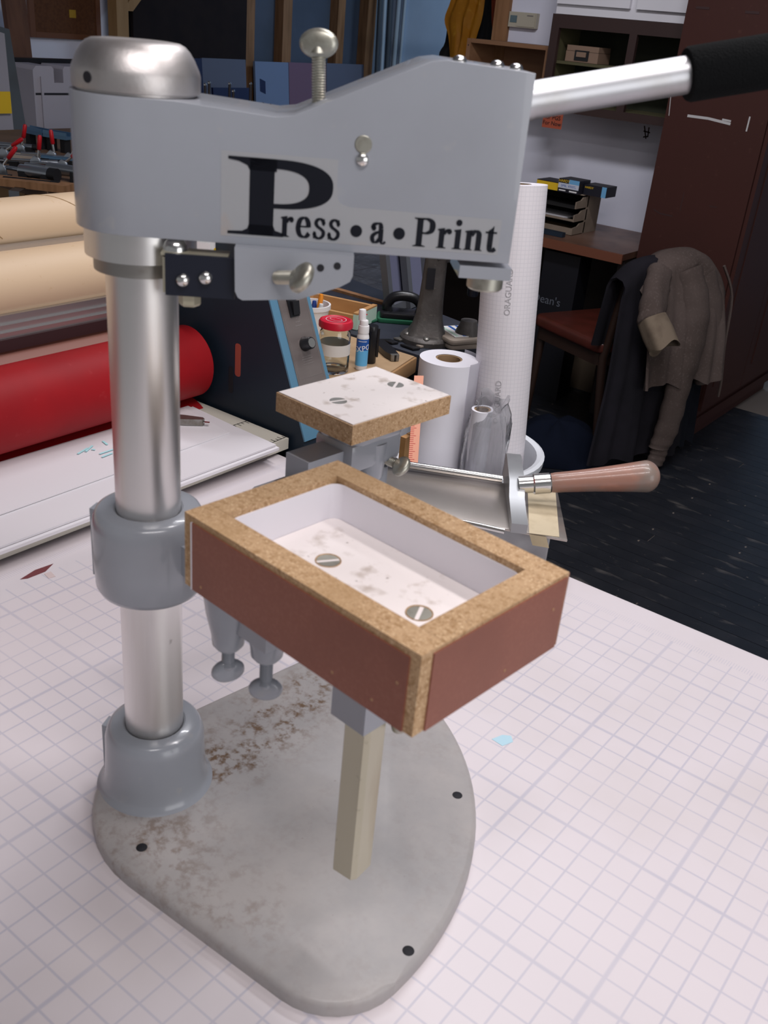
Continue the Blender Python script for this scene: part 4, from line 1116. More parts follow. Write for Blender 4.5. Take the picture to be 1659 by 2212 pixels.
# hand sander: green pad with black arched handle
s0 = Vector((-1.3676, 1.9250, 0.9000))
sd = root('hand_sander', (s0.x, s0.y, .8995), 'black arched hand sander on a green abrasive pad', 'sander')
Msd = Matrix.Translation((s0.x, s0.y, .8995)) @ Matrix.Rotation(R(38), 4, 'Z')
part(sd, 'abrasive_pad', prism_mesh('abrasive_pad', rounded(-.062, .062, -.036, .036, .010), 0, .010, Msd, bev=.002), 'green_pad', 'green abrasive pad')
part(sd, 'base', prism_mesh('base', rounded(-.055, .055, -.030, .030, .008), .010, .024, Msd, bev=.003), 'black_plastic')
hp = [Vector((-.036, 0, .020)), Vector((-.040, 0, .038)), Vector((-.026, 0, .056)), Vector((0, 0, .062)), Vector((.028, 0, .057)), Vector((.044, 0, .040)), Vector((.042, 0, .020))]
bm = new_bm(); add_tube(bm, [Msd @ p for p in catmull(hp, 5)], .0125, 14); part(sd, 'arched_handle', to_mesh(bm, 'arched_handle', 60), 'black_plastic')
solo('green_cloth', prism_mesh('green_cloth', [(p[0]+s0.x-.075, p[1]+s0.y-.055) for p in rounded(-.055, .045, -.035, .035, .012)], .8995, .9055, bev=.002), 'green_pad', 'folded dark green cloth under the hand sander edge', 'cloth')

# cast iron machine stand
ci = Vector((-1.2313, 1.8378, 0.9000))
cm = root('bench_machine', (ci.x, ci.y, .8995), 'grey cast iron bench machine with slotted upright', 'machine')
Mci = Matrix.Translation((ci.x, ci.y, .8995)) @ Matrix.Rotation(R(35), 4, 'Z')
part(cm, 'foot', lathe_mesh('foot', [(.062, 0), (.062, .010), (.057, .016), (.048, .019), (.0001, .019)], 40, Mci), 'cast_iron')
secs = [(.018, .046, .040), (.035, .037, .032), (.06, .031, .026), (.10, .028, .023), (.15, .026, .022), (.19, .025, .021), (.215, .027, .022), (.222, .030, .024)]
bm = new_bm(); rings = []
for z, a, b in secs:
    rings.append([bm.verts.new(Mci @ Vector((p[0]+.004*z/.2, p[1], z))) for p in rounded(-a, a, -b, b, min(a, b)*.45, 4)])
for r0, r1 in zip(rings[:-1], rings[1:]):
    n = len(r0)
    for k in range(n): bm.faces.new((r0[k], r0[(k+1) % n], r1[(k+1) % n], r1[k]))
bm.faces.new(rings[0][::-1]); bm.faces.new(rings[-1])
part(cm, 'upright', to_mesh(bm, 'upright', 45), 'cast_iron')
vdir = Vector((-ci.x, -ci.y, 0)).normalized(); vr = Vector((0, 0, 1)).cross(vdir)
part(cm, 'slot', box_mesh('slot', (0, 0, 0), (.018, .046, .008), frame(ci+vdir*.0245+vr*-.004+Vector((0, 0, .150)), vr, (0, 0, 1), vdir), bev=.001), 'black_hole')
part(cm, 'arm', tube_mesh('arm', [Mci @ Vector((.005, 0, .20)), Mci @ Vector((.05, .0, .215)), Mci @ Vector((.11, .0, .20))], [.024, .022, .020], 16), 'cast_iron')
part(cm, 'plunger', lathe_mesh('plunger', [(.011, 0), (.013, .004), (.013, .045), (.016, .05), (.016, .085)], 20, Mci @ Matrix.Translation((.095, 0, .115))), 'black_steel')
part(cm, 'anvil', lathe_mesh('anvil', [(.030, .0), (.030, .03), (.022, .046), (.019, .058), (.0001, .060)], 28, Mci @ Matrix.Translation((.095, 0, .0))), 'cast_iron')
for dx, dy in ((-.045, -.02), (.0, -.05)):
    part(cm, 'bolt', lathe_mesh('bolt', [(.008, 0), (.008, .004), (.005, .007), (.0001, .007)], 12, Mci @ Matrix.Translation((dx, dy, .015))), 'dull_steel')

# folded canvas with striped cloth
cv = Vector((-1.1526, 1.8761, 0.9050))
cb = root('folded_canvas', (cv.x, cv.y, .8995), 'folded tan canvas with a striped blue edge', 'cloth')
Mcv = Matrix.Translation((cv.x-.01, cv.y+.01, .8995)) @ Matrix.Rotation(R(62), 4, 'Z')
part(cb, 'fold', prism_mesh('fold', rounded(-.055, .085, -.045, .055, .015), 0, .013, Mcv, bev=.005), 'canvas')
part(cb, 'fold', prism_mesh('fold', rounded(-.060, .090, -.047, .050, .015), .0131, .026, Mcv @ Matrix.Rotation(R(4), 4, 'Z'), bev=.005), 'canvas')
part(cb, 'striped_sheet', box_mesh('striped_sheet', (.020, .010, .0275), (.115, .085, .002), Mcv), 'white_plastic')
for k in range(6):
    part(cb, 'stripe', box_mesh('stripe', (-.030+k*.019, .010, .0288), (.007, .080, .0006), Mcv), ('mint_paint' if k == 0 else 'label_blue'))

# two screen printing frames leaning beyond the sander
for k, (a, lb) in enumerate((((-1.4131, 1.9738, 0.9000), 'grey printing frame leaning behind the hand sander, nearest of two'), ((-1.4157, 2.0598, 0.9000), 'second grey printing frame leaning behind the first'))):
    a = Vector(a)
    f = root('printing_frame', (a.x, a.y, .9), lb, 'frame', 'printing frames leaning on the black bench')
    Mfm = Matrix.Translation((a.x-.02, a.y+.03, .8995)) @ Matrix.Rotation(R(100), 4, 'Z') @ Matrix.Rotation(R(-12), 4, 'X')
    W_, H_ = .13, .22
    for c, s in (((0, 0, .010), (W_, .018, .020)), ((0, 0, H_-.010), (W_, .018, .020)), ((-W_/2+.010, 0, H_/2), (.020, .018, H_-.04)), ((W_/2-.010, 0, H_/2), (.020, .018, H_-.04))):
        part(f, 'frame_bar', box_mesh('frame_bar', c, s, Mfm, bev=.001), 'frame_grey')
    part(f, 'mesh_sheet', box_mesh('mesh_sheet', (0, .006, H_/2), (W_-.04, .0015, H_-.04), Mfm), 'screen_mesh')

# small scraps
random.seed(11)
scrap_pts = [((-1.2729, 1.7524, 0.9000), 'black_plastic'), ((-1.2705, 1.7848, 0.9000), 'dull_steel'), ((-1.2186, 1.7565, 0.9000), 'black_plastic'), ((-1.2137, 1.7857, 0.9000), 'canvas')]
for k, (p, m_) in enumerate(scrap_pts):
    w = (.020, .013, .024, .016)[k]
    solo('scrap', prism_mesh('scrap', [(p[0]-w, p[1]-.006), (p[0]+w*.7, p[1]-.010), (p[0]+w, p[1]+.007), (p[0]-w*.4, p[1]+.011)], BZ, BZ+.005, bev=.001), m_, ('black rubber offcut right of the folding knife', 'small steel offcut on the cardboard edge', 'black offcut at the foot of the cast iron machine', 'tan offcut beside the machine foot')[k], 'offcut', 'scraps on the bench')

# ---------------------------------------------------------------- bin with paper rolls
def grid_paper(name, base, line, step, w, amt):
    m = bpy.data.materials.new(name); m.use_nodes = True; nt = m.node_tree; b = nt.nodes['Principled BSDF']; b.inputs['Roughness'].default_value = .5
    uv = nd(nt, 'ShaderNodeUVMap'); sp = nd(nt, 'ShaderNodeSeparateXYZ'); nt.links.new(uv.outputs[0], sp.inputs[0])
    outs = []
    for i in (0, 1):
        dv = nd(nt, 'ShaderNodeMath', operation='DIVIDE'); nt.links.new(sp.outputs[i], dv.inputs[0]); dv.inputs[1].default_value = step
        pg = nd(nt, 'ShaderNodeMath', operation='PINGPONG'); nt.links.new(dv.outputs[0], pg.inputs[0]); pg.inputs[1].default_value = .5
        lt = nd(nt, 'ShaderNodeMath', operation='LESS_THAN'); nt.links.new(pg.outputs[0], lt.inputs[0]); lt.inputs[1].default_value = w
        outs.append(lt.outputs[0])
    mxx = nd(nt, 'ShaderNodeMath', operation='MAXIMUM'); nt.links.new(outs[0], mxx.inputs[0]); nt.links.new(outs[1], mxx.inputs[1])
    ml = nd(nt, 'ShaderNodeMath', operation='MULTIPLY'); nt.links.new(mxx.outputs[0], ml.inputs[0]); ml.inputs[1].default_value = amt
    mc = nd(nt, 'ShaderNodeMix', data_type='RGBA'); nt.links.new(ml.outputs[0], mc.inputs[0]); mc.inputs[6].default_value = (*base, 1); mc.inputs[7].default_value = (*line, 1)
    nt.links.new(mc.outputs[2], b.inputs['Base Color']); MATS[name] = m
grid_paper('gridded_backing', (.82, .775, .81), (.58, .56, .61), .0085, .06, .38)
mat('roll_paper', (0.86, 0.84, 0.90), 0.50)
mat('roll_core', (0.34, 0.22, 0.12), 0.8)
mat('faint_print', (0.45, 0.43, 0.45), 0.6)
mat('bin_plastic', (0.74, 0.76, 0.80), 0.35)
bc = Vector((-1.0062, 1.6963, 0.7482))
binr = root('waste_bin', (bc.x, bc.y, 0.0), 'tall white plastic bin holding the paper rolls', 'bin')
BR = .168; bh = bc.z
part(binr, 'shell', lathe_mesh('shell', [(.0001, 0), (BR*.90, 0), (BR*.94, bh-.03), (BR*.94, bh-.022), (BR*1.04, bh-.020), (BR*1.05, bh-.004), (BR*1.01, bh), (BR*.95, bh-.004), (BR*.92, bh-.03), (BR*.88, .004), (.0001, .004)], 48, Matrix.Translation((bc.x, bc.y, .0)), close=False), 'bin_plastic')
def paper_roll(name, p0, p1, r, rc, m, lab, core=True, uvgrid=False, flap=None):
    p0 = Vector(p0); p1 = Vector(p1); L = (p1-p0).length; Mz = zframe(p0, p1-p0)
    rt = root(name, p0, lab, 'paper roll', 'paper rolls in the bin')
    n = 48
    bm = new_bm(); uvl = bm.loops.layers.uv.new('UVMap')
    rings = [[bm.verts.new(Mz @ Vector((r*math.cos(2*PI*k/n), r*math.sin(2*PI*k/n), z))) for k in range(n)] for z in (0, L)]
    for k in range(n):
        f = bm.faces.new((rings[0][k], rings[0][(k+1) % n], rings[1][(k+1) % n], rings[1][k]))
        for lp, uvv in zip(f.loops, ((2*PI*r*k/n, 0), (2*PI*r*(k+1)/n, 0), (2*PI*r*(k+1)/n, L), (2*PI*r*k/n, L))): lp[uvl].uv = uvv
    inner = [[bm.verts.new(Mz @ Vector((rc*math.cos(2*PI*k/n), rc*math.sin(2*PI*k/n), z))) for k in range(n)] for z in (0, L)]
    for k in range(n):
        bm.faces.new((rings[1][k], rings[1][(k+1) % n], inner[1][(k+1) % n], inner[1][k])); bm.faces.new((rings[0][(k+1) % n], rings[0][k], inner[0][k], inner[0][(k+1) % n]))
    part(rt, 'paper', to_mesh(bm, 'paper', 40), m)
    part(rt, 'core', lathe_mesh('core', [(rc, 0.0), (rc, L-.001), (rc-.004, L-.001), (rc-.004, 0.0)], n, Mz, close=False), 'roll_core', 'brown cardboard core')
    return rt, Mz, L
short_t = Vector((-1.0601, 1.6773, 0.9342))
sr = .0625
srt, Mz, L = paper_roll('white_paper_roll', (short_t.x+.004, short_t.y-.012, .012), short_t, sr, .0285, 'roll_paper', 'short thick roll of plain white paper with open brown core')
# loose outer flap
bm = new_bm(); fl_ = []
for k in range(13):
    a = R(150+k*9); rr = sr+.001+.010*(k/12)
    fl_.append((rr*math.cos(a), rr*math.sin(a)))
va = [[bm.verts.new(Mz @ Vector((x, y, z))) for x, y in fl_] for z in (.02, L+.004)]
for k in range(12): bm.faces.new((va[0][k], va[0][k+1], va[1][k+1], va[1][k]))
bmesh.ops.solidify(bm, geom=bm.faces[:], thickness=.0008)
part(srt, 'loose_end', to_mesh(bm, 'loose_end', 60), 'roll_paper')
tt, tb = Vector((-1.0081, 1.7711, 1.2916)), Vector((-0.9508, 1.7523, 0.6864))
td = (tb-tt).normalized(); base_pt = tt+td*((tt.z-.02)/-td.z)
trt, Mz, L = paper_roll('gridded_paper_roll', base_pt, tt, .0600, .028, 'gridded_backing', 'tall leaning roll of grid printed backing paper')
vd = Vector((-tt.x, -tt.y, 0)).normalized(); ax_ = (tt-base_pt).normalized(); sd_ = ax_.cross(vd).normalized(); nv = sd_.cross(ax_)
for f, off in ((.84, .0), (.66, -.006)):
    c = base_pt.lerp(tt, f)+nv*.0604+sd_*off
    part(trt, 'print', text_mesh('ORAGUARD', .017, frame(c, ax_, -sd_, nv)), 'faint_print', 'faint grey lettering')
bt_ = Vector((-0.9445, 1.6457, 0.8618))
brt, Mz, L = paper_roll('film_roll', (bt_.x, bt_.y+.02, .012), bt_, .0222, .017, 'roll_paper', 'thin white film roll inside a clear plastic bag')
bm = new_bm(); rings = []
bl_ = Vector((bt_.x+.010, bt_.y+.022, 0))
for i, (z, r) in enumerate(((.56, .044), (.66, .046), (.75, .047), (.80, .046), (.832, .043), (.855, .038), (.870, .029), (.884, .033))):
    rings.append([bm.verts.new((bl_.x+(r+.0035*math.sin(5*a+i)+.002*math.sin(11*a+2*i))*math.cos(a), bl_.y+(r+.0035*math.sin(5*a+i))*math.sin(a), z+(.010*math.sin(3*a) if i > 5 else 0))) for a in [2*PI*k/40 for k in range(40)]])
for r0, r1 in zip(rings[:-1], rings[1:]):
    for k in range(40): bm.faces.new((r0[k], r0[(k+1) % 40], r1[(k+1) % 40], r1[k]))
bmesh.ops.solidify(bm, geom=bm.faces[:], thickness=.0005)
part(brt, 'plastic_bag', to_mesh(bm, 'plastic_bag', 60), 'clear_film', 'crumpled clear plastic bag')
# orange ruler and timber laths standing beside the bin
mat('orange_ruler', (0.80, 0.36, 0.24), 0.5)
r0, r1 = Vector((-0.9168, 1.3700, 0.8288)), Vector((-0.9959, 1.4760, 0.9572))
rd = (r1-r0).normalized(); foot = r0-rd*(r0.z-.004)/rd.z
ru = root('orange_ruler', foot, 'translucent orange ruler leaning left of the white roll', 'ruler')
rs = rd.cross(Vector((-foot.x, -foot.y, 0)).normalized()).normalized(); rn = rs.cross(rd)
Mr = frame(foot, rs, rn, rd); RL = (r1-foot).length
part(ru, 'blade', box_mesh('blade', (0, 0, RL/2), (.018, .002, RL), Mr), 'orange_ruler')
bm = new_bm()
for k in range(60): add_box(bm, (-.0055 if k % 4 else -.0035, .0012, RL-.03-k*.004), (.007 if k % 4 else .011, .0003, .0007), Mr)
for k in range(60): add_box(bm, (-.0055 if k % 4 else -.0035, -.0012, RL-.03-k*.004), (.007 if k % 4 else .011, .0003, .0007), Mr)
part(ru, 'scale_marks', to_mesh(bm, 'scale_marks'), 'red_lid')
for k, (xa, lb) in enumerate(((872, 'left pine lath standing behind the lever cutter'), (884, 'right pine lath standing behind the lever cutter'))):
    p = Vector((-0.9655, 1.4087, 0.8140)) if k == 0 else Vector((-0.9674, 1.4304, 0.8069))
    solo('lath', box_mesh('lath', (p.x, p.y, .43), (.012, .018, .86), bev=.001), 'pine', lb, 'lath', 'laths beside the bin')

# ---------------------------------------------------------------- brown steel cabinet on the right
mat('brown_steel', (0.047, 0.0165, 0.0135), 0.55, spec=.2, noise=[(5, (0.044, 0.016, 0.013), .4, .7), (40, (0.065, 0.026, 0.020), .66, .8)])
mat('chalk', (0.42, 0.40, 0.40), 0.9)
mat('scuff_dark', (0.030, 0.010, 0.010), 0.7)
cb_ = root('steel_cabinet', (-1.49, 4.63, 0), 'tall brown steel cabinet with chalk marks on its side', 'cabinet')
cx0, cx1, cy0, cy1, ch = -1.700, -1.282, 4.120, 5.16, 2.15
part(cb_, 'carcass', box_mesh('carcass', ((cx0+cx1)/2, (cy0+cy1)/2, ch/2+.03), (cx1-cx0, cy1-cy0, ch-.06), bev=.004), 'brown_steel')
part(cb_, 'plinth', box_mesh('plinth', ((cx0+cx1)/2, (cy0+cy1)/2, .03), (cx1-cx0-.01, cy1-cy0-.01, .06)), 'brown_steel')
for ya, yb in ((cy0+.012, (cy0+cy1)/2-.003), ((cy0+cy1)/2+.003, cy1-.012)):
    d = part(cb_, 'door', box_mesh('door', (cx1+.009, (ya+yb)/2, ch/2+.05), (.016, yb-ya, ch-.16), bev=.003), 'brown_steel')
    part(d, 'door_panel', box_mesh('door_panel', (cx1+.0185, (ya+yb)/2, ch/2+.05), (.004, yb-ya-.16, ch-.36), bev=.0015), 'brown_steel')
part(cb_, 'door_handle', box_mesh('door_handle', (cx1+.030, (cy0+cy1)/2+.04, 1.05), (.02, .02, .14), bev=.004), 'dull_steel')
part(cb_, 'kick_rail', box_mesh('kick_rail', (cx1+.006, (cy0+cy1)/2, .075), (.012, cy1-cy0, .05), bev=.002), 'brown_steel')
for x, y in ((1518, 16), (1630, 26)):
    pass
for p in ((-1.6352, 4.1195, 1.7071), (-1.4378, 4.1195, 1.7035)):
    part(cb_, 'vent_slot', box_mesh('vent_slot', p, (.055, .002, .009)), 'scuff_dark')
def mark(name, pts, w, m):
    """stripe on the cabinet side"""
    bm = new_bm()
    for a, b in zip(pts[:-1], pts[1:]):
        a, b = Vector(a), Vector(b); t = (b-a).normalized(); s = Vector((-t.z, 0, t.x))*w/2
        bm.faces.new([bm.verts.new(v+Vector((0, -.0006, 0))) for v in (a+s, a-s, b-s, b+s)])
    part(cb_, name, to_mesh(bm, name), m)
mark('chalk_mark', [(-1.6054, 4.1200, 1.3184), (-1.5171, 4.1200, 1.3184), (-1.4228, 4.1200, 1.3090)], .010, 'chalk')
mark('chalk_mark', [(-1.4602, 4.1200, 1.3217), (-1.4235, 4.1200, 1.3193)], .007, 'chalk')
mark('chalk_mark', [(-1.3534, 4.1200, 1.3447), (-1.3541, 4.1200, 1.2901)], .006, 'chalk')
mark('chalk_mark', [(-1.6905, 4.1200, 1.4258), (-1.6924, 4.1200, 1.3909)], .007, 'chalk')
mark('chalk_mark', [(-1.6923, 4.1200, 1.3821), (-1.6835, 4.1200, 1.3092)], .003, 'chalk')
mark('scuff', [(-1.6670, 4.1200, 0.9384), (-1.6366, 4.1200, 0.9263), (-1.5796, 4.1200, 0.9248)], .006, 'scuff_dark')
mark('scuff', [(-1.5502, 4.1200, 1.0278), (-1.5509, 4.1200, 0.9526)], .004, 'scuff_dark')
mark('scuff', [(-1.4326, 4.1200, 0.9915), (-1.3990, 4.1200, 0.9917)], .004, 'scuff_dark')

# ---------------------------------------------------------------- desk, paper sorter, glove cartons
mat('desk_top', (0.14, 0.07, 0.045), 0.4, noise=[(7, (0.08, 0.038, 0.026), .45, .65), (3, (0.19, 0.12, 0.092), .55, .75)])
mat('desk_edge', (0.16, 0.055, 0.030), 0.45)
mat('desk_dark', (0.020, 0.014, 0.013), 0.6)
dk = root('office_desk', (-2.35, 4.3, 0), 'brown topped desk against the white partition', 'desk')
part(dk, 'top', box_mesh('top', (-2.365, 4.305, .735), (1.30, .590, .028), bev=.004), 'desk_top')
part(dk, 'edge_band', box_mesh('edge_band', (-2.365, 4.0055, .728), (1.30, .010, .040), bev=.004), 'desk_edge')
part(dk, 'side_panel', box_mesh('side_panel', (-1.735, 4.32, .36), (.03, .54, .72), bev=.002), 'desk_dark')
part(dk, 'side_panel', box_mesh('side_panel', (-2.995, 4.32, .36), (.03, .54, .72), bev=.002), 'desk_dark')
part(dk, 'back_panel', box_mesh('back_panel', (-2.365, 4.575, .40), (1.22, .02, .64)), 'desk_dark')
mat('sorter_board', (0.22, 0.17, 0.13), 0.75, noise=[(14, (0.18, 0.135, 0.10), .4, .7)])
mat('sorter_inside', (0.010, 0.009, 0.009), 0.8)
so = root('paper_sorter', (-2.20, 4.29, .75), 'brown cardboard paper sorter with three shelves on the desk', 'sorter')
ox0, ox1, oy0, oy1, oz0, oz1 = -2.36, -2.052, 4.165, 4.41, .7495, .925
part(so, 'side_wall', box_mesh('side_wall', (ox1-.003, (oy0+oy1)/2+.055, (oz0+oz1)/2), (.006, oy1-oy0-.11, oz1-oz0)), 'sorter_board')
part(so, 'side_wall', box_mesh('side_wall', (ox0+.003, (oy0+oy1)/2, (oz0+oz1)/2), (.006, oy1-oy0, oz1-oz0)), 'sorter_board')
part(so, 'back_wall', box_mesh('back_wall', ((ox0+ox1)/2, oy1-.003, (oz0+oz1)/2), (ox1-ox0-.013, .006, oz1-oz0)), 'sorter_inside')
for k in range(3):
    z = oz0+.003+k*.058
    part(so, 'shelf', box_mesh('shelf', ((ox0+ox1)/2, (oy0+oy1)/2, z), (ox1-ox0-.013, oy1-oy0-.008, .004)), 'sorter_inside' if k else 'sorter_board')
    bm = new_bm(); add_prism(bm, [(oy0, 0), (oy0+.12, 0), (oy0+.12, .050), (oy0+.065, .046), (oy0+.045, .034), (oy0, .030)], 0, .006, frame((ox1-.006, 0, z), (0, 1, 0), (0, 0, 1), (1, 0, 0)))
    part(so, 'curved_cheek', to_mesh(bm, 'curved_cheek'), 'sorter_board')
    if k < 2: part(so, 'front_lip', box_mesh('front_lip', ((ox0+ox1)/2, oy0+.002, z+(.014 if k == 0 else .006)), (ox1-ox0-.013, .003, .030 if k == 0 else .010)), 'sorter_board')
part(so, 'roof', box_mesh('roof', ((ox0+ox1)/2, (oy0+oy1)/2+.03, oz1), (ox1-ox0, oy1-oy0-.06, .004)), 'sorter_board')
for k, zz in enumerate((.7555, .8135)):
    solo('paper_stack', box_mesh('paper_stack', (-2.21, 4.26, zz+.004), (.20, .17, .006)), ('cardboard', 'paper_white')[k], ('tan envelopes in the lowest sorter shelf', 'white paper in the middle sorter shelf')[k], 'paper', 'papers in the sorter')
solo('stapler', box_mesh('stapler', (-2.1182, 4.0918, 0.7600), (.13, .03, .020), Matrix.Identity(4), bev=.006), 'navy_panel', 'dark blue stapler at the desk edge', 'stapler')
mat('box_black', (0.012, 0.012, 0.02), 0.4); mat('box_skyblue', (0.14, 0.36, 0.60), 0.4); mat('box_pale', (0.52, 0.54, 0.62), 0.45); mat('box_yellow', (0.72, 0.46, 0.02), 0.45)
gz = oz1+.0025
def carton(name, lab, x0, x1, y0, y1, h, rows, z=gz):
    g = root(name, ((x0+x1)/2, (y0+y1)/2, z), lab, 'carton', 'glove cartons on the sorter')
    part(g, 'box', box_mesh('box', ((x0+x1)/2, (y0+y1)/2, z+h/2), (x1-x0, y1-y0, h), bev=.001), 'box_black')
    for f0, f1, xa, xb, m in rows:
        part(g, 'print_band', box_mesh('print_band', (x0+(x1-x0)*(xa+xb)/2, y0-.0004, z+h*(f0+f1)/2), ((x1-x0)*(xb-xa), .0008, h*(f1-f0))), m)
    return g
def fronttext(g, s, size, x, y, z, m):
    part(g, 'lettering', text_mesh(s, size, frame((x, y-.0010, z), (1, 0, 0), (0, 0, 1), (0, -1, 0))), m)
ga = -2.1717; gb_ = -2.0670
hgt = .052
zc_ = 0.8916
g1 = carton('glove_carton', 'blue white and black vinyl glove carton front of the sorter top', ga, gb_, 4.19, 4.30, .058, [(.0, .30, 0, 1, 'box_black'), (.30, .68, 0, 1, 'box_pale'), (.68, 1, .5, 1, 'box_skyblue')])
fronttext(g1, 'HARDY', .017, ga+.028, 4.19, gz+.0485, 'box_yellow'); fronttext(g1, '5MIL VINYL', .0155, (ga+gb_)/2, 4.19, gz+.028, 'label_blue'); part(g1, 'small_print', box_mesh('small_print', (ga+.024, 4.1885, gz+.008), (.034, .0006, .005)), 'white_plastic'); part(g1, 'small_print', box_mesh('small_print', (gb_-.026, 4.1885, gz+.008), (.038, .0006, .006)), 'white_plastic')
g2 = carton('glove_carton', 'dark glove carton with blue end right of the vinyl carton', gb_+.004, gb_+.116, 4.235, 4.34, .046, [(.0, 1, .8, 1, 'box_skyblue')])
fronttext(g2, 'HARDY', .013, gb_+.030, 4.235, gz+.033, 'box_yellow')
g3 = carton('glove_carton', 'yellow glove carton left of the vinyl carton', ga-.118, ga-.004, 4.20, 4.32, .036, [(0, .9, 0, 1, 'box_yellow')])
# things under the desk
mat('bag_black', (0.010, 0.010, 0.014), 0.35); mat('bag_print', (0.12, 0.13, 0.16), 0.6)
bgp = Vector((-2.2802, 4.7141, 0.0000))
bg = root('gift_bag', (-2.0, 4.10, 0), 'black paper bag with pale lettering under the desk', 'bag')
bgx0, bgx1 = -2.1181, -1.9349
zt_ = 0.6865; zb_ = 0.3876
bm = new_bm(); add_box(bm, ((bgx0+bgx1)/2, 4.12, zt_/2), (bgx1-bgx0, .12, zt_)); bevel(bm, .004, 1)
part(bg, 'body', to_mesh(bm, 'body'), 'bag_black')
part(bg, 'lettering', text_mesh("Dean's", .055, frame((-2.0707, 4.0580, 0.4628), (1, 0, 0), (0, 0, 1), (0, -1, 0))), 'bag_print')
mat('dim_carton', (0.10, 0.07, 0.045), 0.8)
dcx = (-1.9481, 3.9800, 0.1690)
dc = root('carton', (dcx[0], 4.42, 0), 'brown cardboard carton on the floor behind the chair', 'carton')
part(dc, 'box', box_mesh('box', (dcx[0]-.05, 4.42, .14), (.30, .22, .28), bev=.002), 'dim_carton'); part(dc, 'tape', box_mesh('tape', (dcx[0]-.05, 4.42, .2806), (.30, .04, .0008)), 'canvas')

# ---------------------------------------------------------------- wall cabinets, box shelf, thermostat, note
mat('cab_brown', (0.036, 0.018, 0.016), 0.55, noise=[(40, (0.30, 0.26, 0.22), .755, .80, 3)])
mat('cab_inside', (0.022, 0.024, 0.012), 0.7)
mat('cab_olive', (0.085, 0.075, 0.035), 0.7)
mat('cab_white', (0.68, 0.66, 0.70), 0.5)
mat('tool_tan', (0.24, 0.155, 0.11), 0.5)
wx0, wx1 = -2.4166, -1.72
wz0, wz1 = 1.2493, 1.6507
wc = root('wall_shelf_cabinet', ((wx0+wx1)/2, 4.48, wz0), 'open dark brown wall cabinet holding a tool case', 'cabinet')
def wcb(name, x0, x1, y0, y1, z0, z1, m): part(wc, name, box_mesh(name, ((x0+x1)/2, (y0+y1)/2, (z0+z1)/2), (x1-x0, y1-y0, z1-z0), bev=.0015, seg=1), m)
st_w = .040
wcb('stile', wx0, wx0+st_w, 4.35, 4.372, wz0, wz1, 'cab_brown')
mid = -2.0105
wcb('stile', mid-.018, mid+.018, 4.35, 4.372, wz0+.035, wz1-.055, 'cab_brown')
wcb('rail', wx0+st_w, wx1, 4.35, 4.372, wz1-.055, wz1, 'cab_brown')
wcb('rail', wx0+st_w, wx1, 4.35, 4.372, wz0, wz0+.035, 'cab_brown')
wcb('side', wx0, wx0+.016, 4.373, 4.618, wz0, wz1, 'cab_brown')
wcb('side', wx1-.016, wx1, 4.373, 4.618, wz0, wz1, 'cab_brown')
wcb('inner_side', wx0+.0165, wx0+.022, 4.375, 4.60, wz0+.01, wz1-.01, 'cab_olive')
wcb('bottom', wx0+.023, wx1-.017, 4.373, 4.600, wz0+.020, wz0+.036, 'cab_olive')
wcb('top', wx0+.017, wx1-.017, 4.373, 4.600, wz1-.016, wz1, 'cab_inside')
wcb('back', wx0+.017, wx1-.017, 4.602, 4.618, wz0, wz1, 'cab_inside')
shz = 1.4621
wcb('shelf', wx0+.023, wx1-.017, 4.385, 4.600, shz-.012, shz, 'cab_olive')
tcx, tcz = -2.2770, shz+.0005
tcs = root('tool_case', (tcx, 4.48, tcz), 'tan plastic tool case with black latch in the wall cabinet', 'case')
tw = .165; thh = 0.0679
part(tcs, 'base', box_mesh('base', (tcx, 4.48, tcz+thh*.33), (tw, .12, thh*.64), bev=.004), 'tool_tan')
part(tcs, 'lid', box_mesh('lid', (tcx, 4.48, tcz+thh*.84), (tw*.98, .118, thh*.34), bev=.006), 'tool_tan')
part(tcs, 'latch', box_mesh('latch', (tcx, 4.418, tcz+thh*.42), (.070, .006, thh*.62), bev=.002), 'black_plastic')
part(tcs, 'handle', box_mesh('handle', (tcx, 4.413, tcz+thh*.48), (.048, .006, thh*.30), bev=.002), 'tool_tan')
# white cabinet above
wz2 = wz1+.001
ww = root('white_wall_cabinet', ((wx0+wx1)/2, 4.48, wz2), 'white painted wall cabinet with flat doors above the brown one', 'cabinet')
part(ww, 'carcass', box_mesh('carcass', ((wx0+wx1)/2+.006, 4.485, wz2+.30), (wx1-wx0-.012, .266, .60)), 'cab_white')
wmid = -2.0277
for xa, xb in ((wx0+.020, wmid-.016), (wmid+.016, wx1-.02)):
    d = part(ww, 'door', box_mesh('door', ((xa+xb)/2, 4.342, wz2+.33), (xb-xa, .018, .58), bev=.002), 'cab_white')
    part(d, 'door_panel', box_mesh('door_panel', ((xa+xb)/2, 4.332, wz2+.33), (xb-xa-.09, .005, .48), bev=.002), 'cab_white')
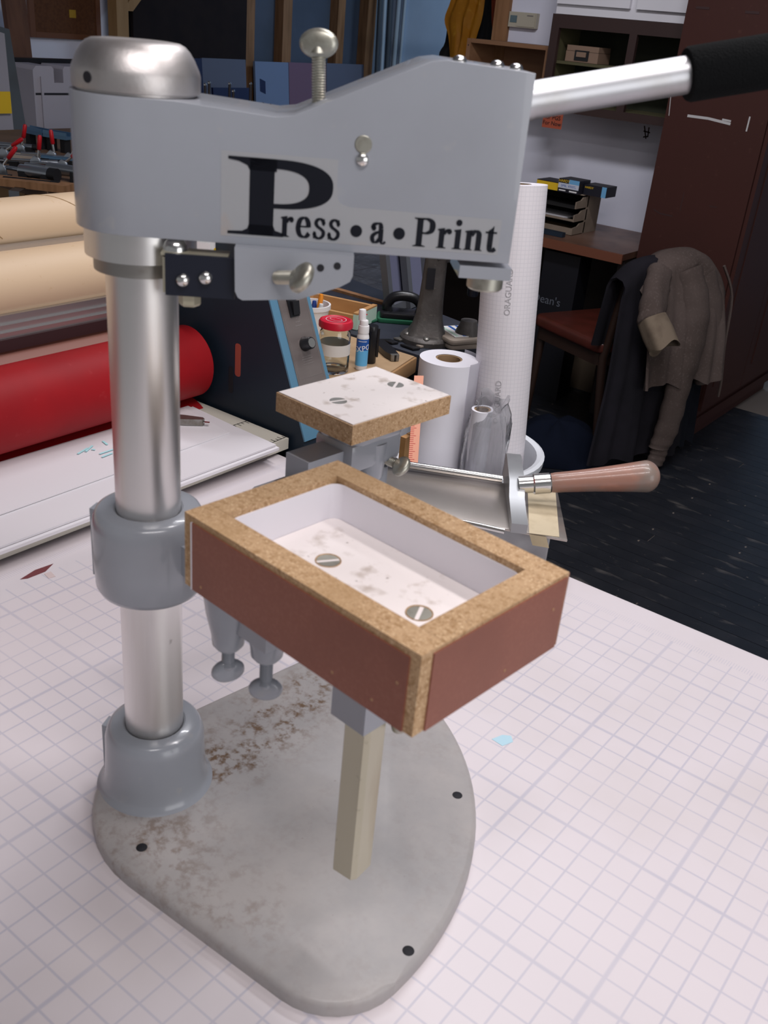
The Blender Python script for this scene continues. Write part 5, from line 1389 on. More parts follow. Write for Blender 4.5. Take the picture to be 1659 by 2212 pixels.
# wooden box shelf
mat('shelf_wood', (0.24, 0.125, 0.065), 0.6, noise=[(6, (0.19, 0.09, 0.045), .4, .65, 4, (.3, 1, 3))])
bs = root('box_shelf', (-2.68, 4.5, 1.3), 'shallow wooden box shelf left of the brown wall cabinet', 'shelf')
sx0, sx1 = -2.8811, wx0-.004
sz1 = 1.5164; sz0 = sz1-.235
part(bs, 'side', box_mesh('side', (sx0+.011, 4.495, (sz0+sz1)/2), (.022, .236, sz1-sz0), bev=.001), 'shelf_wood')
part(bs, 'side', box_mesh('side', (sx1-.011, 4.495, (sz0+sz1)/2), (.022, .236, sz1-sz0), bev=.001), 'shelf_wood')
part(bs, 'top', box_mesh('top', ((sx0+sx1)/2, 4.495, sz1-.009), (sx1-sx0-.046, .236, .018), bev=.001), 'shelf_wood')
part(bs, 'bottom', box_mesh('bottom', ((sx0+sx1)/2, 4.495, sz0+.009), (sx1-sx0-.046, .236, .018), bev=.001), 'shelf_wood')
part(bs, 'back', box_mesh('back', ((sx0+sx1)/2, 4.608, (sz0+sz1)/2), (sx1-sx0-.046, .010, sz1-sz0-.04)), 'shelf_wood')
for zz in (sz1-.03, sz1-.10):
    part(bs, 'nail', lathe_mesh('nail', [(.003, 0), (.003, .001), (.0001, .001)], 8, frame((sx0+.011, 4.3768, zz), (1, 0, 0), (0, 0, 1), (0, -1, 0))), 'black_hole')
struct('trim_1', box_mesh('trim_1', (-2.8434, 4.61, 1.6), (.085, .02, 3.0), bev=.002), 'stud_wood', 'wooden board at the end of the partition')
# thermostat
mat('thermo_beige', (0.44, 0.40, 0.32), 0.5); mat('thermo_lcd', (0.10, 0.15, 0.17), 0.25)
tc0, tc1 = Vector((-2.7928, 4.6000, 1.6489)), Vector((-2.6384, 4.6000, 1.5764))
tm = root('thermostat', ((tc0.x+tc1.x)/2, 4.6, min(tc0.z, tc1.z)), 'beige wall thermostat with small display', 'thermostat')
twd, tht = tc1.x-tc0.x, tc0.z-tc1.z-.006
tcc = Vector(((tc0.x+tc1.x)/2, 4.6, (tc0.z+tc1.z)/2+.004))
part(tm, 'case', box_mesh('case', (tcc.x, 4.605, tcc.z), (twd, .028, tht), bev=.004), 'thermo_beige')
part(tm, 'cover', box_mesh('cover', (tcc.x+.022, 4.5895, tcc.z), (twd*.66, .004, tht*.86), bev=.0015), 'thermo_beige')
part(tm, 'display', box_mesh('display', (tcc.x-twd*.32, 4.5900, tcc.z+.002), (twd*.24, .003, tht*.46), bev=.0008), 'thermo_lcd', 'grey green display')
part(tm, 'small_print', box_mesh('small_print', (tcc.x+twd*.28, 4.5872, tcc.z+tht*.30), (.034, .0006, .005)), 'grey_print')
# coral sticky note below the wall cabinet
mat('coral_paper', (0.66, 0.16, 0.085), 0.6)
sn = root('sticky_note', (-2.3364, 4.3460, 1.2053), 'coral sticky note with handwriting below the wall cabinet', 'note')
na, nb_, nc, ne = [Vector(v) for v in ((-2.3873, 4.3460, 1.2799), (-2.2844, 4.3460, 1.2794), (-2.2808, 4.3400, 1.1758), (-2.3836, 4.3380, 1.1752))]
bm = new_bm(); bm.faces.new([bm.verts.new(v) for v in (na, ne, nc, nb_)]); bmesh.ops.solidify(bm, geom=bm.faces[:], thickness=.001)
part(sn, 'paper', to_mesh(bm, 'paper'), 'coral_paper')
def nline(s, f, size):
    c = na.lerp(ne, f).lerp(nb_.lerp(nc, f), .5)+Vector((0, -.0022, 0)); xd = (nb_-na).normalized(); yd = (na-ne).normalized(); zd = xd.cross(yd).normalized()
    part(sn, 'handwriting', text_mesh(s, size, frame(c, xd, yd, zd)), 'black_print')
nline('for PGS', .56, .026); nline('For Now', .80, .026)
# red pencil scribble on the partition
bm = new_bm()
for k, (a, b) in enumerate((((-1.9967, 4.6190, 1.2215), (-1.9775, 4.6190, 1.1667)), ((-1.9726, 4.6190, 1.2184), (-1.9701, 4.6190, 1.1758)), ((-1.9965, 4.6190, 1.1991), (-1.9627, 4.6190, 1.1952)), ((-1.9930, 4.6190, 1.1729), (-1.9683, 4.6190, 1.1781)))):
    a, b = Vector(a), Vector(b); t = (b-a).normalized(); s = Vector((-t.z, 0, t.x))*.003
    bm.faces.new([bm.verts.new(v) for v in (a+s, a-s, b-s, b+s)])
o = part(bpy.data.objects['wall_right'], 'pencil_scribble', to_mesh(bm, 'pencil_scribble'), 'scuff_dark')

# ---------------------------------------------------------------- hanging garments at the partition end
def cloth_strip(name, left, right, y, m, lab, folds=3.0, depth=.03, cat='garment', thick=.012):
    """hanging cloth: left/right are lists of (x, z) from top to bottom"""
    bm = new_bm(); K = 18; rows = []
    L_ = catmull([(p[0], 0, p[1]) for p in left], 4); R_ = catmull([(p[0], 0, p[1]) for p in right], 4)
    for i, (a, b) in enumerate(zip(L_, R_)):
        row = []
        for k in range(K+1):
            t = k/K; p = a.lerp(b, t)
            row.append(bm.verts.new((p.x, y-depth*math.sin(PI*t)*(.6+.4*math.cos(folds*2*PI*t+i*.12))-.006*math.sin(9*t*PI+i*.3), p.z)))
        rows.append(row)
    for r0, r1 in zip(rows[:-1], rows[1:]):
        for k in range(K): bm.faces.new((r0[k], r0[k+1], r1[k+1], r1[k]))
    bmesh.ops.solidify(bm, geom=bm.faces[:], thickness=thick)
    return solo(name, to_mesh(bm, name, 60), m, lab, cat, 'garments hanging by the partition')
mat('yellow_oilskin', (0.62, 0.26, 0.012), 0.55, noise=[(9, (0.56, 0.22, 0.010), .4, .65), (30, (0.76, 0.40, 0.04), .6, .75)])
mat('black_cloth', (0.010, 0.010, 0.012), 0.9, sheen=.2)
mat('rust_cloth', (0.20, 0.035, 0.012), 0.85)
GYp = 4.95
def q(x, y): return None
cloth_strip('rain_jacket', [(-3.3787, 1.8217), (-3.3901, 1.6879), (-3.4200, 1.5908), (-3.3862, 1.5056), (-3.3510, 1.3445), (-3.2951, 1.0844)], [(-3.1810, 1.8304), (-3.1780, 1.7001), (-3.1812, 1.6068), (-3.1978, 1.5200), (-3.2278, 1.3559), (-3.2015, 1.0957)], 4.95, 'yellow_oilskin', 'mustard yellow rain jacket hanging by the partition')
cloth_strip('dark_coat', [(-3.4265, 1.8255), (-3.4534, 1.6430), (-3.4624, 1.4791), (-3.5013, 1.3852), (-3.4483, 1.0649)], [(-3.1446, 1.8378), (-3.1394, 1.6625), (-3.1318, 1.5050), (-3.1358, 1.4172), (-3.1169, 1.1047)], 5.04, 'black_cloth', 'black coat hanging behind the yellow jacket')
cloth_strip('rust_apron', [(-3.0885, 1.8261), (-3.0586, 1.6574), (-3.0419, 1.5716), (-3.0068, 1.4973)], [(-2.9772, 1.8310), (-2.9602, 1.6635), (-2.9627, 1.5773), (-2.9784, 1.4996)], 4.85, 'rust_cloth', 'rust coloured apron corner above the box shelf')
struct('trim_2', box_mesh('trim_2', (-3.45, 5.10, 2.08), (.9, .04, .05), bev=.002), 'stud_wood', 'coat rail behind the partition')

# ---------------------------------------------------------------- left wall: studs, boards, panels
def wpx(name, pa, pb, thick, m, lab=None, off=0.0):
    """upright board on the left wall between two wall points"""
    y0, y1 = sorted((pa[1], pb[1])); z0, z1 = sorted((pa[2], pb[2]))
    return box_mesh(name, (WL+off+thick/2, (y0+y1)/2, (z0+z1)/2), (thick, y1-y0, z1-z0), bev=.002, seg=1)
mat('insul_blue', (0.065, 0.083, 0.125), 0.75, noise=[(3, (0.052, 0.068, 0.102), .4, .7)])
mat('panel_grey', (0.10, 0.11, 0.16), 0.6); mat('panel_blue', (0.006, 0.012, 0.055), 0.5); mat('panel_sky', (0.15, 0.20, 0.32), 0.6); mat('panel_pink', (0.16, 0.09, 0.14), 0.7)
o = part(bpy.data.objects['wall_left'], 'wall_lining', box_mesh('wall_lining', (WL+.005, 6.05, 1.6), (.010, 2.70, 3.2)), 'insul_blue')
wl = bpy.data.objects['wall_left']
for xa, xb in ((515, 540), (600, 621), (720, 735), (781, 800)):
    pass
for ya, yb in ((5.7652, 5.8825), (6.1929, 6.2933), (6.8489, 6.9381), (7.2332, 7.3477)):
    part(wl, 'stud', box_mesh('stud', (WL+.055, (ya+yb)/2, 1.6), (.09, yb-ya, 3.2), bev=.003, seg=1), 'stud_wood')
solo('dark_plywood', box_mesh('dark_plywood', (WL+.13, 5.2213, 1.6), (.03, 1.0588, 3.1), bev=.002), 'board_dark', 'huge dark brown plywood board upright on the left wall', 'board')
mat('post_pine', (0.34, 0.20, 0.085), 0.6, noise=[(5, (0.28, 0.155, 0.06), .4, .65, 4, (3, 3, .4))])
pst = root('timber_post', (WL+.2, 4.63, 0), 'pale timber post with diagonal brace left of the dark plywood', 'post')
py0, py1 = 4.4841, 4.5776
part(pst, 'upright', box_mesh('upright', (-5.705, (py0+py1)/2, 1.55), (.09, py1-py0, 3.1), bev=.003), 'post_pine')
bm = new_bm(); add_prism(bm, [(py1-.02, 1.47), (py1+.05, 1.47), (py1+.50, 1.92), (py1+.50, 2.05), (py1+.40, 2.05)], -5.745, -5.675, frame((0, 0, 0), (0, 1, 0), (0, 0, 1), (1, 0, 0)))
part(pst, 'brace', to_mesh(bm, 'brace'), 'post_pine')
# cork board
mat('cork', (0.115, 0.042, 0.015), 0.85, noise=[(60, (0.085, 0.030, 0.011), .4, .65)])
mat('cork_frame', (0.15, 0.055, 0.022), 0.5); mat('memo_yellow', (0.42, 0.25, 0.02), 0.6)
ck = root('cork_board', (WL+.02, 4.25, 1.2734), 'brown framed cork board with one yellow memo', 'board')
cy_0, cy_1, cz_0 = 3.9812, 4.5148, 1.2761
part(ck, 'cork', box_mesh('cork', (WL+.018, (cy_0+cy_1)/2, cz_0+.45), (.016, cy_1-cy_0-.03, .87)), 'cork')
for c, s in (((WL+.022, cy_0+.018, cz_0+.45), (.024, .036, .90)), ((WL+.022, cy_1-.018, cz_0+.45), (.024, .036, .90)), ((WL+.022, (cy_0+cy_1)/2, cz_0+.016), (.024, cy_1-cy_0-.074, .032)), ((WL+.022, (cy_0+cy_1)/2, cz_0+.884), (.024, cy_1-cy_0-.074, .032))):
    part(ck, 'frame_bar', box_mesh('frame_bar', c, s, bev=.003), 'cork_frame')
mm = Vector((-5.8700, 4.3011, 1.4242))
part(ck, 'memo', box_mesh('memo', (WL+.028, mm.y, mm.z), (.002, .050, .046), bev=.0003), 'memo_yellow', 'yellow memo slip')
# leaning sheet panels
def panel(name, ya, yb, zt, m, lab, lean=.10, th=.02, off=.10):
    W = yb-ya; Ht = zt
    ang = math.asin(lean/Ht)
    Mp_ = Matrix.Translation((WL+off+lean, (ya+yb)/2, 0.0)) @ Matrix.Rotation(-ang, 4, 'Y')
    return solo(name, box_mesh(name, (0, 0, Ht/2+.004), (th, W, Ht), Mp_, bev=.002), m, lab, 'panel', 'sheet panels leaning on the left wall'), Mp_
panel('sheet_panel', 5.1750, 5.2812, 1.2011, 'panel_blue', 'narrow dark blue sheet panel left of the grey one', off=.16)
panel('sheet_panel', 5.2812, 5.7209, 1.2054, 'panel_grey', 'grey sheet panel in front of the dark plywood edge', off=.16)
panel('sheet_panel', 5.1665, 5.5249, 1.0336, 'panel_blue', 'low dark blue sheet panel in front of the grey one', off=.40)
sky, Msk = panel('sheet_panel', 5.8209, 6.1937, 1.1969, 'panel_sky', 'pale blue printed sheet panel beside the pink one', off=.16)
for dy, dz, w, h in ((-.11, -.16, .06, .09), (-.10, -.29, .03, .02), (-.02, -.30, .03, .02), (-.05, -.42, .09, .06)):
    bm = new_bm(); hh = 1.1969
    add_prism(bm, [(dy-w/2, hh+dz-h/2), (dy+w/2, hh+dz-h/2-.02), (dy+w/2, hh+dz+h/2-.02), (dy-w/2, hh+dz+h/2)], .011, .012, Msk @ frame((0, 0, 0), (0, 1, 0), (0, 0, 1), (1, 0, 0)))
    me = to_mesh(bm, 'print_mark'); me.transform(Matrix.Translation(-sky.location)); link('print_mark', me, 'panel_blue', sky)
panel('sheet_panel', 6.1991, 6.6469, 1.1988, 'panel_pink', 'pink foam sheet panel among the blue ones', off=.16)
panel('sheet_panel', 6.6528, 7.1406, 1.2035, 'panel_grey', 'grey blue sheet panel right of the pink one', off=.16)
# steel rods of a rack in front of the panels
mat('rod_dark', (0.06, 0.05, 0.05), 0.4, .6)
rk = root('rod_rack', (-4.6, 4.5, 0), 'low rack of thin dark upright rods with bright tips', 'rack')
for k, (p, bx_) in enumerate((((-4.6000, 4.2658, 1.1358), 0), ((-4.6200, 4.3173, 1.1443), 0), ((-4.6000, 4.4634, 1.1428), 0), ((-4.5500, 4.4461, 1.1069), 0), ((-4.6000, 4.6392, 1.1446), 0))):
    part(rk, 'rod', tube_mesh('rod', [(p[0], p[1], .05), (p[0], p[1], p[2]-.004)], .008, 8), 'rod_dark'); part(rk, 'rod_tip', lathe_mesh('rod_tip', [(.009, 0), (.009, .008), (.006, .012), (.0001, .012)], 8, Matrix.Translation((p[0], p[1], p[2]-.006))), 'steel_bright')
part(rk, 'base', box_mesh('base', (-4.6, 4.4525, .03), (.2, .75, .06), bev=.005), 'rod_dark')
# pipes and conduit in the corner
mat('pipe_grey', (0.30, 0.36, 0.43), 0.5)
mat('pipe_dark', (0.035, 0.045, 0.06), 0.6)
for k, (xa, r, m_, lb) in enumerate(((812, .020, 'pipe_dark', 'dark pipe standing left in the far corner'), (822, .016, 'pipe_grey', 'thin pale pipe standing in the far corner'), (834, .024, 'pipe_dark', 'thick dark pipe standing in the far corner'))):
    pb = ((-5.6000, 7.1081, 1.4961), (-5.6000, 7.1707, 1.4990), (-5.6000, 7.2469, 1.5026))[k]
    solo('pipe', tube_mesh('pipe', [(pb[0]+.10, pb[1]-.02, 0.004), (pb[0], pb[1], 2.4)], r, 12), m_, lb, 'pipe', 'pipes in the far corner')
cnd = (-5.5905, 7.3700, 1.5091)
struct('trim_3', tube_mesh('trim_3', [(cnd[0], 7.385, .02), (cnd[0], 7.385, 3.18)], .022, 12), 'pipe_grey', 'grey conduit on the back wall')
cnd2 = (-5.5559, 7.3700, 1.5116)
struct('trim_4', tube_mesh('trim_4', [(cnd2[0]+.03, 7.385, .02), (cnd2[0]+.03, 7.385, 3.18)], .014, 12), 'pipe_grey', 'thin conduit on the back wall')
# leaning lumber, glazing strip, white cart
mat('lumber_brown', (0.13, 0.055, 0.028), 0.7, noise=[(6, (0.095, 0.038, 0.02), .4, .65, 4, (4, 4, .3))])
def lean_board(name, pa, pb, w, th, m, lab, cat='lumber', grp='lumber leaning at the left wall'):
    a, b = Vector(pa), Vector(pb); d = (b-a).normalized(); t = (a.z-.004)/d.z
    foot = a-d*t; L = (b-foot).length
    xs = Vector((0, 1, 0)); xs = (xs-d*xs.dot(d)).normalized(); ys = d.cross(xs)
    return solo(name, box_mesh(name, (0, 0, L/2), (w, th, L), frame(foot, xs, ys, d), bev=.003), m, lab, cat, grp)
lean_board('lumber', (-5.2700, 3.5068, 0.8571), (-5.3600, 3.5161, 1.5493), .095, .04, 'lumber_brown', 'brown board leaning at the far left, nearer of two')
lean_board('lumber', (-5.3800, 3.6180, 0.8495), (-5.5000, 3.6614, 1.5530), .07, .04, 'lumber_brown', 'darker brown board leaning just behind the other')
mat('glazing', (0.09, 0.10, 0.11), 0.3); mat('foam_board', (0.30, 0.28, 0.31), 0.7)
lean_board('glazing_strip', (-4.7000, 3.0744, 0.9406), (-4.9500, 3.1904, 1.3571), .075, .012, 'glazing', 'grey glazing strip leaning left of the brown boards', 'strip')
wb = lean_board('foam_board', (-4.6000, 2.8749, 0.9432), (-4.8000, 2.9971, 1.3586), .20, .015, 'foam_board', 'white foam board with yellow square at the far left edge', 'board')
yv = Vector((-4.6200, 2.9284, 1.0418))
me = box_mesh('yellow_square', (yv.x+.03, yv.y, yv.z), (.003, .09, .10)); me.transform(Matrix.Translation(-wb.location)); link('yellow_square', me, 'yellow_label', wb)
# white cart / case behind the clamp bench
mat('cart_white', (0.40, 0.375, 0.42), 0.5)
CXp = -4.75
ca0, ca1 = (-4.7500, 3.2178, 1.0711), (-4.7500, 3.6279, 1.0726)
ctz = 1.1987
ct = root('white_case', (CXp-.2, (ca0[1]+ca1[1])/2, 0), 'upright white plastic case with black handle slots', 'case')
yA, yB = ca0[1], ca1[1]+.05
bm = new_bm()
H0 = .30
slot0, slot1, sz_ = 3.3423, 3.3992, 1.1189
add_prism(bm, [(yA, H0), (yB, H0), (yB, ctz), (slot1+.012, ctz), (slot1, ctz-.015), (slot1, sz_), (slot0, sz_), (slot0, ctz-.012), (slot0-.012, ctz), (yA+.02, ctz), (yA, ctz-.02)], -4.95, -4.75, frame((0, 0, 0), (0, 1, 0), (0, 0, 1), (1, 0, 0)))
part(ct, 'shell', to_mesh(bm, 'shell'), 'cart_white')
part(ct, 'back_frame', box_mesh('back_frame', (-4.985, (yA+yB)/2-.03, (ctz+.02)/2), (.05, yB-yA+.02, ctz+.02), bev=.01), 'black_plastic')
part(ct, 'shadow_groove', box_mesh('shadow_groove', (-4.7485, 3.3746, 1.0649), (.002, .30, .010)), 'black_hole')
part(ct, 'edge_rib', box_mesh('edge_rib', (-4.744, yA+.045, (H0+ctz)/2-.02), (.008, .012, ctz-H0-.06), bev=.002), 'cart_white')
part(ct, 'foot', box_mesh('foot', (-4.86, (yA+yB)/2, .15), (.16, yB-yA-.1, .30)), 'black_plastic')

# ---------------------------------------------------------------- clamp bench
mat('bench_top_dark', (0.15, 0.085, 0.05), 0.6, noise=[(6, (0.11, 0.06, 0.036), .4, .65), (30, (0.20, 0.13, 0.085), .62, .75)])
mat('red_grip', (0.42, 0.006, 0.012), 0.35)
mat('clamp_steel', (0.36, 0.39, 0.43), 0.28, .9)
mat('clamp_black', (0.012, 0.012, 0.014), 0.5, .3)
mat('blue_steel', (0.16, 0.30, 0.46), 0.3, .8)
KZ = .95
cbn = root('clamp_bench', (-3.55, 2.4, 0), 'pine sided bench heaped with clamps', 'bench')
kc = (-2.9371, 2.0103)
part(cbn, 'top', box_mesh('top', ((kc[0]-4.35)/2, (kc[1]+3.6)/2, KZ-.014), (kc[0]+4.35, 3.6-kc[1], .028), bev=.003), 'bench_top_dark')
for nm, c, s, mm_ in (('side_board', ((kc[0]-4.3)/2-.06, kc[1]+.022, KZ-.118), (kc[0]+4.2-.06, .028, .178), 'post_pine'), ('end_board', (kc[0]-.022, (kc[1]+3.6)/2+.05, KZ-.118), (.028, 3.45-kc[1], .178), 'pine')):
    part(cbn, nm, box_mesh(nm, c, s, bev=.003), mm_)
part(cbn, 'corner_post', box_mesh('corner_post', (kc[0]-.036, kc[1]+.034, (KZ-.03)/2), (.07, .06, KZ-.032), bev=.004), 'pine')
for lx, ly in ((-4.25, kc[1]+.1), (-4.25, 3.5), (kc[0]-.05, 3.5)):
    part(cbn, 'leg', box_mesh('leg', (lx, ly, (KZ-.03)/2), (.07, .07, KZ-.032), bev=.004), 'pine')
def toggle_clamp(loc, rz, tilt, lab, s=.66):
    """toggle clamp: base plate, steel body, bar and red dipped grip"""
    t = root('toggle_clamp', loc, lab, 'clamp', 'red handled clamps on the bench')
    Mc_ = Matrix.Translation(Vector(loc)) @ Matrix.Rotation(rz, 4, 'Z') @ Matrix.Scale(s, 4)
    part(t, 'base', box_mesh('base', (0, 0, .012), (.10, .045, .024), Mc_, bev=.003, seg=1), 'clamp_black')
    part(t, 'body', prism_mesh('body', [(-.035, .02), (.035, .02), (.025, .07), (-.005, .085), (-.03, .06)], -.010, .010, Mc_ @ Matrix.Rotation(PI/2, 4, 'X'), bev=.003), 'clamp_steel')
    part(t, 'bar', tube_mesh('bar', [Mc_ @ Vector((-.02, 0, .055)), Mc_ @ Vector((-.18, .01, .050))], .008*s, 8), 'clamp_steel')
    d = Vector((math.cos(tilt), 0, math.sin(tilt))); p = Vector((.015, 0, .070))
    part(t, 'lever', tube_mesh('lever', [Mc_ @ p, Mc_ @ (p+d*.05)], .007*s, 8), 'steel_bright')
    part(t, 'red_grip', tube_mesh('red_grip', [Mc_ @ (p+d*.045), Mc_ @ (p+d*.05), Mc_ @ (p+d*.115), Mc_ @ (p+d*.125)], [.007*s, .0125*s, .0125*s, .008*s], 10), 'red_grip', 'red dipped grip')
VR = math.atan2(0.6112, 0.7869)
KB = KZ+.0005
toggle_clamp((-3.5915, 2.3504, 0.9505), VR, R(78), 'clamp with upright red grip, tallest of the heap')
toggle_clamp((-3.5069, 2.2218, 0.9505), VR, R(35), 'clamp with slanted red grip at the far left, upper')
toggle_clamp((-3.2995, 2.2207, 0.9505), VR, R(82), 'clamp with upright red grip in the middle of the heap')
toggle_clamp((-3.2001, 2.0113, 0.9505), VR, R(52), 'clamp with slanted red grip at the far left, lower')
toggle_clamp((-3.1963, 2.2629, 0.9505), VR, R(38), 'clamp with slanted red grip beside the press head')
toggle_clamp((-3.4043, 2.3626, 0.9505), VR, R(95), 'small clamp with upright red grip behind the middle one')
toggle_clamp((-3.3354, 2.3926, 0.9505), VR, R(60), 'clamp with red grip half hidden behind the press head')
def bar_clamp(pa, pb, r, m, lab, cap='clamp_black', jaw=True):
    a, b = Vector(pa), Vector(pb)
    low = min(a.z, b.z)
    t = root('bar_clamp', ((a.x+b.x)/2, (a.y+b.y)/2, KB), lab, 'clamp', 'bar clamps on the bench')
    part(t, 'barrel', tube_mesh('barrel', [a, a.lerp(b, .5), b], r, 14), m)
    d = (b-a).normalized()
    part(t, 'end_cap', tube_mesh('end_cap', [b, b+d*.03], r*1.12, 14), cap)
    part(t, 'screw_rod', tube_mesh('screw_rod', [a-d*.10, a], r*.35, 8), 'clamp_steel')
    for e in (a.lerp(b, .12), a.lerp(b, .9)):
        part(t, 'jaw', box_mesh('jaw', (0, 0, 0), (.03, .05, max(.02, e.z-KB)), Matrix.Translation((e.x, e.y, KB+max(.02, e.z-KB)/2)) @ Matrix.Rotation(VR, 4, 'Z'), bev=.004, seg=1), cap)
bar_clamp((-3.1546, 2.0609, 0.9850), (-3.0385, 2.0974, 0.9850), .021, 'clamp_steel', 'round bright clamp barrel nearest the bench corner')
bar_clamp((-3.1661, 2.1816, 0.9850), (-3.0456, 2.2210, 0.9850), .020, 'clamp_steel', 'round clamp barrel running behind the press head')
bar_clamp((-3.4034, 2.1781, 0.9750), (-3.3017, 2.3168, 0.9750), .010, 'clamp_steel', 'thin steel clamp bar across the middle of the heap')
bar_clamp((-3.6819, 2.3214, 0.9900), (-3.5840, 2.4016, 0.9900), .010, 'clamp_steel', 'thin steel clamp bar at the back left of the heap')
bar_clamp((-3.1048, 1.9597, 0.9660), (-2.9712, 2.0520, 0.9660), .012, 'clamp_black', 'black clamp bar lying along the bench front')
bar_clamp((-3.4065, 2.3197, 0.9800), (-3.3019, 2.3898, 0.9800), .010, 'blue_steel', 'blue steel clamp bar at the back right of the heap')
for k, (pa, pb, lb) in enumerate((((-3.8868, 2.5813, 1.0100), (-3.7556, 2.5853, 1.0100), 'left blue steel channel on stands over the clamps'), ((-3.7548, 2.5892, 1.0100), (-3.6366, 2.6154, 1.0100), 'right blue steel channel on stands over the clamps'))):
    a, b = Vector(pa), Vector(pb); d = (b-a).normalized(); s = Vector((-d.y, d.x, 0))
    t = root('steel_channel', (a.x, a.y, KB), lb, 'channel', 'blue steel channels on the clamp bench')
    L = (b-a).length
    part(t, 'web', box_mesh('web', (L/2, 0, 0), (L, .046, .012), frame(a, d, s, d.cross(s)), bev=.002), 'blue_steel')
    for sy_ in (-.020, .020): part(t, 'flange', box_mesh('flange', (L/2, sy_, .013), (L, .006, .016), frame(a, d, s, d.cross(s)), bev=.001, seg=1), 'blue_steel')
    for f in (.2, .8):
        p = a.lerp(b, f); part(t, 'stand', box_mesh('stand', (p.x, p.y, (KB+p.z-.006)/2), (.03, .03, p.z-.006-KB), bev=.003), 'clamp_black')
wbk = Vector((-3.0285, 2.0043, 0.9600))
solo('wood_block', box_mesh('wood_block', (0, 0, .012), (.30, .075, .024), Matrix.Translation((wbk.x, wbk.y, KB)) @ Matrix.Rotation(VR-R(8), 4, 'Z'), bev=.004), 'stud_wood', 'reddish wooden block at the front of the clamp bench', 'block')
wbk = Vector((-3.4975, 2.2885, 0.9600))
solo('wood_block', box_mesh('wood_block', (0, 0, .015), (.22, .07, .03), Matrix.Translation((wbk.x, wbk.y, KB)) @ Matrix.Rotation(VR-R(2), 4, 'Z'), bev=.004), 'canvas', 'grey weathered wooden block among the clamps', 'block')
tpa = [Vector(v) for v in ((-3.1296, 2.1153, 0.9530), (-3.0805, 2.0353, 0.9530), (-3.0149, 1.9589, 0.9530))]
bm = new_bm(); stp = tpa+[tpa[2]+Vector((.012, -.03, -.006)), tpa[2]+Vector((.014, -.034, -.10)), tpa[2]+Vector((.014, -.034, -.20))]
w_ = Vector((.018, .008, 0)); vv = [(bm.verts.new(p-w_), bm.verts.new(p+w_)) for p in stp]
for a, b in zip(vv[:-1], vv[1:]): bm.faces.new((a[0], a[1], b[1], b[0]))
bmesh.ops.solidify(bm, geom=bm.faces[:], thickness=.001)
solo('steel_strap', to_mesh(bm, 'steel_strap', 40), 'clamp_steel', 'thin steel strap hanging over the clamp bench edge', 'strap')

# ---------------------------------------------------------------- chair with jackets
mat('leather_red', (0.07, 0.016, 0.010), 0.32, coat=.2, noise=[(12, (0.10, 0.02, 0.014), .4, .7)])
mat('chair_wood', (0.026, 0.012, 0.008), 0.5)
mat('hoodie_taupe', (0.090, 0.067, 0.060), 0.95, spec=.15, noise=[(5, (0.066, 0.048, 0.042), .4, .7), (120, (0.105, 0.080, 0.072), .55, .7)])
mat('jacket_dark', (0.011, 0.010, 0.013), 0.95, spec=.15, noise=[(6, (0.016, 0.014, 0.019), .45, .7)])
mat('coat_navy', (0.007, 0.008, 0.012), 0.95, spec=.15)
mat('cuff_tan', (0.17, 0.13, 0.095), 0.9, spec=.15, noise=[(20, (0.12, 0.088, 0.065), .45, .7)])
CH = frame((-1.655, 3.845, 0), (.372, .928, 0), (-.928, .372, 0), (0, 0, 1))   # x to the viewer's right, y towards the desk
chair = root('side_chair', (-1.655, 3.845, 0), 'wooden chair with reddish leather seat under the jackets', 'chair')
def chp(name, me, m, lab=None): part(chair, name, me, m, lab)
chp('seat', prism_mesh('seat', rounded(-.23, .23, -.22, .23, .05), .435, .485, CH, bev=.014, seg=3), 'leather_red', 'reddish leather seat')
chp('seat_rail', prism_mesh('seat_rail', rounded(-.215, .215, -.21, .215, .04), .385, .434, CH), 'chair_wood')
for lx in (-.19, .19):
    chp('leg', tube_mesh('leg', [CH @ Vector((lx*1.05, .20, .003)), CH @ Vector((lx, .19, .40))], [.014, .020], 10), 'chair_wood')
    chp('leg', tube_mesh('leg', [CH @ Vector((lx*1.05, -.27, .003)), CH @ Vector((lx, -.20, .42)), CH @ Vector((lx, -.26, .80))], [.014, .020, .016], 10), 'chair_wood')
chp('backrest', box_mesh('backrest', (0, -.245, .70), (.40, .025, .20), CH, bev=.01), 'chair_wood')
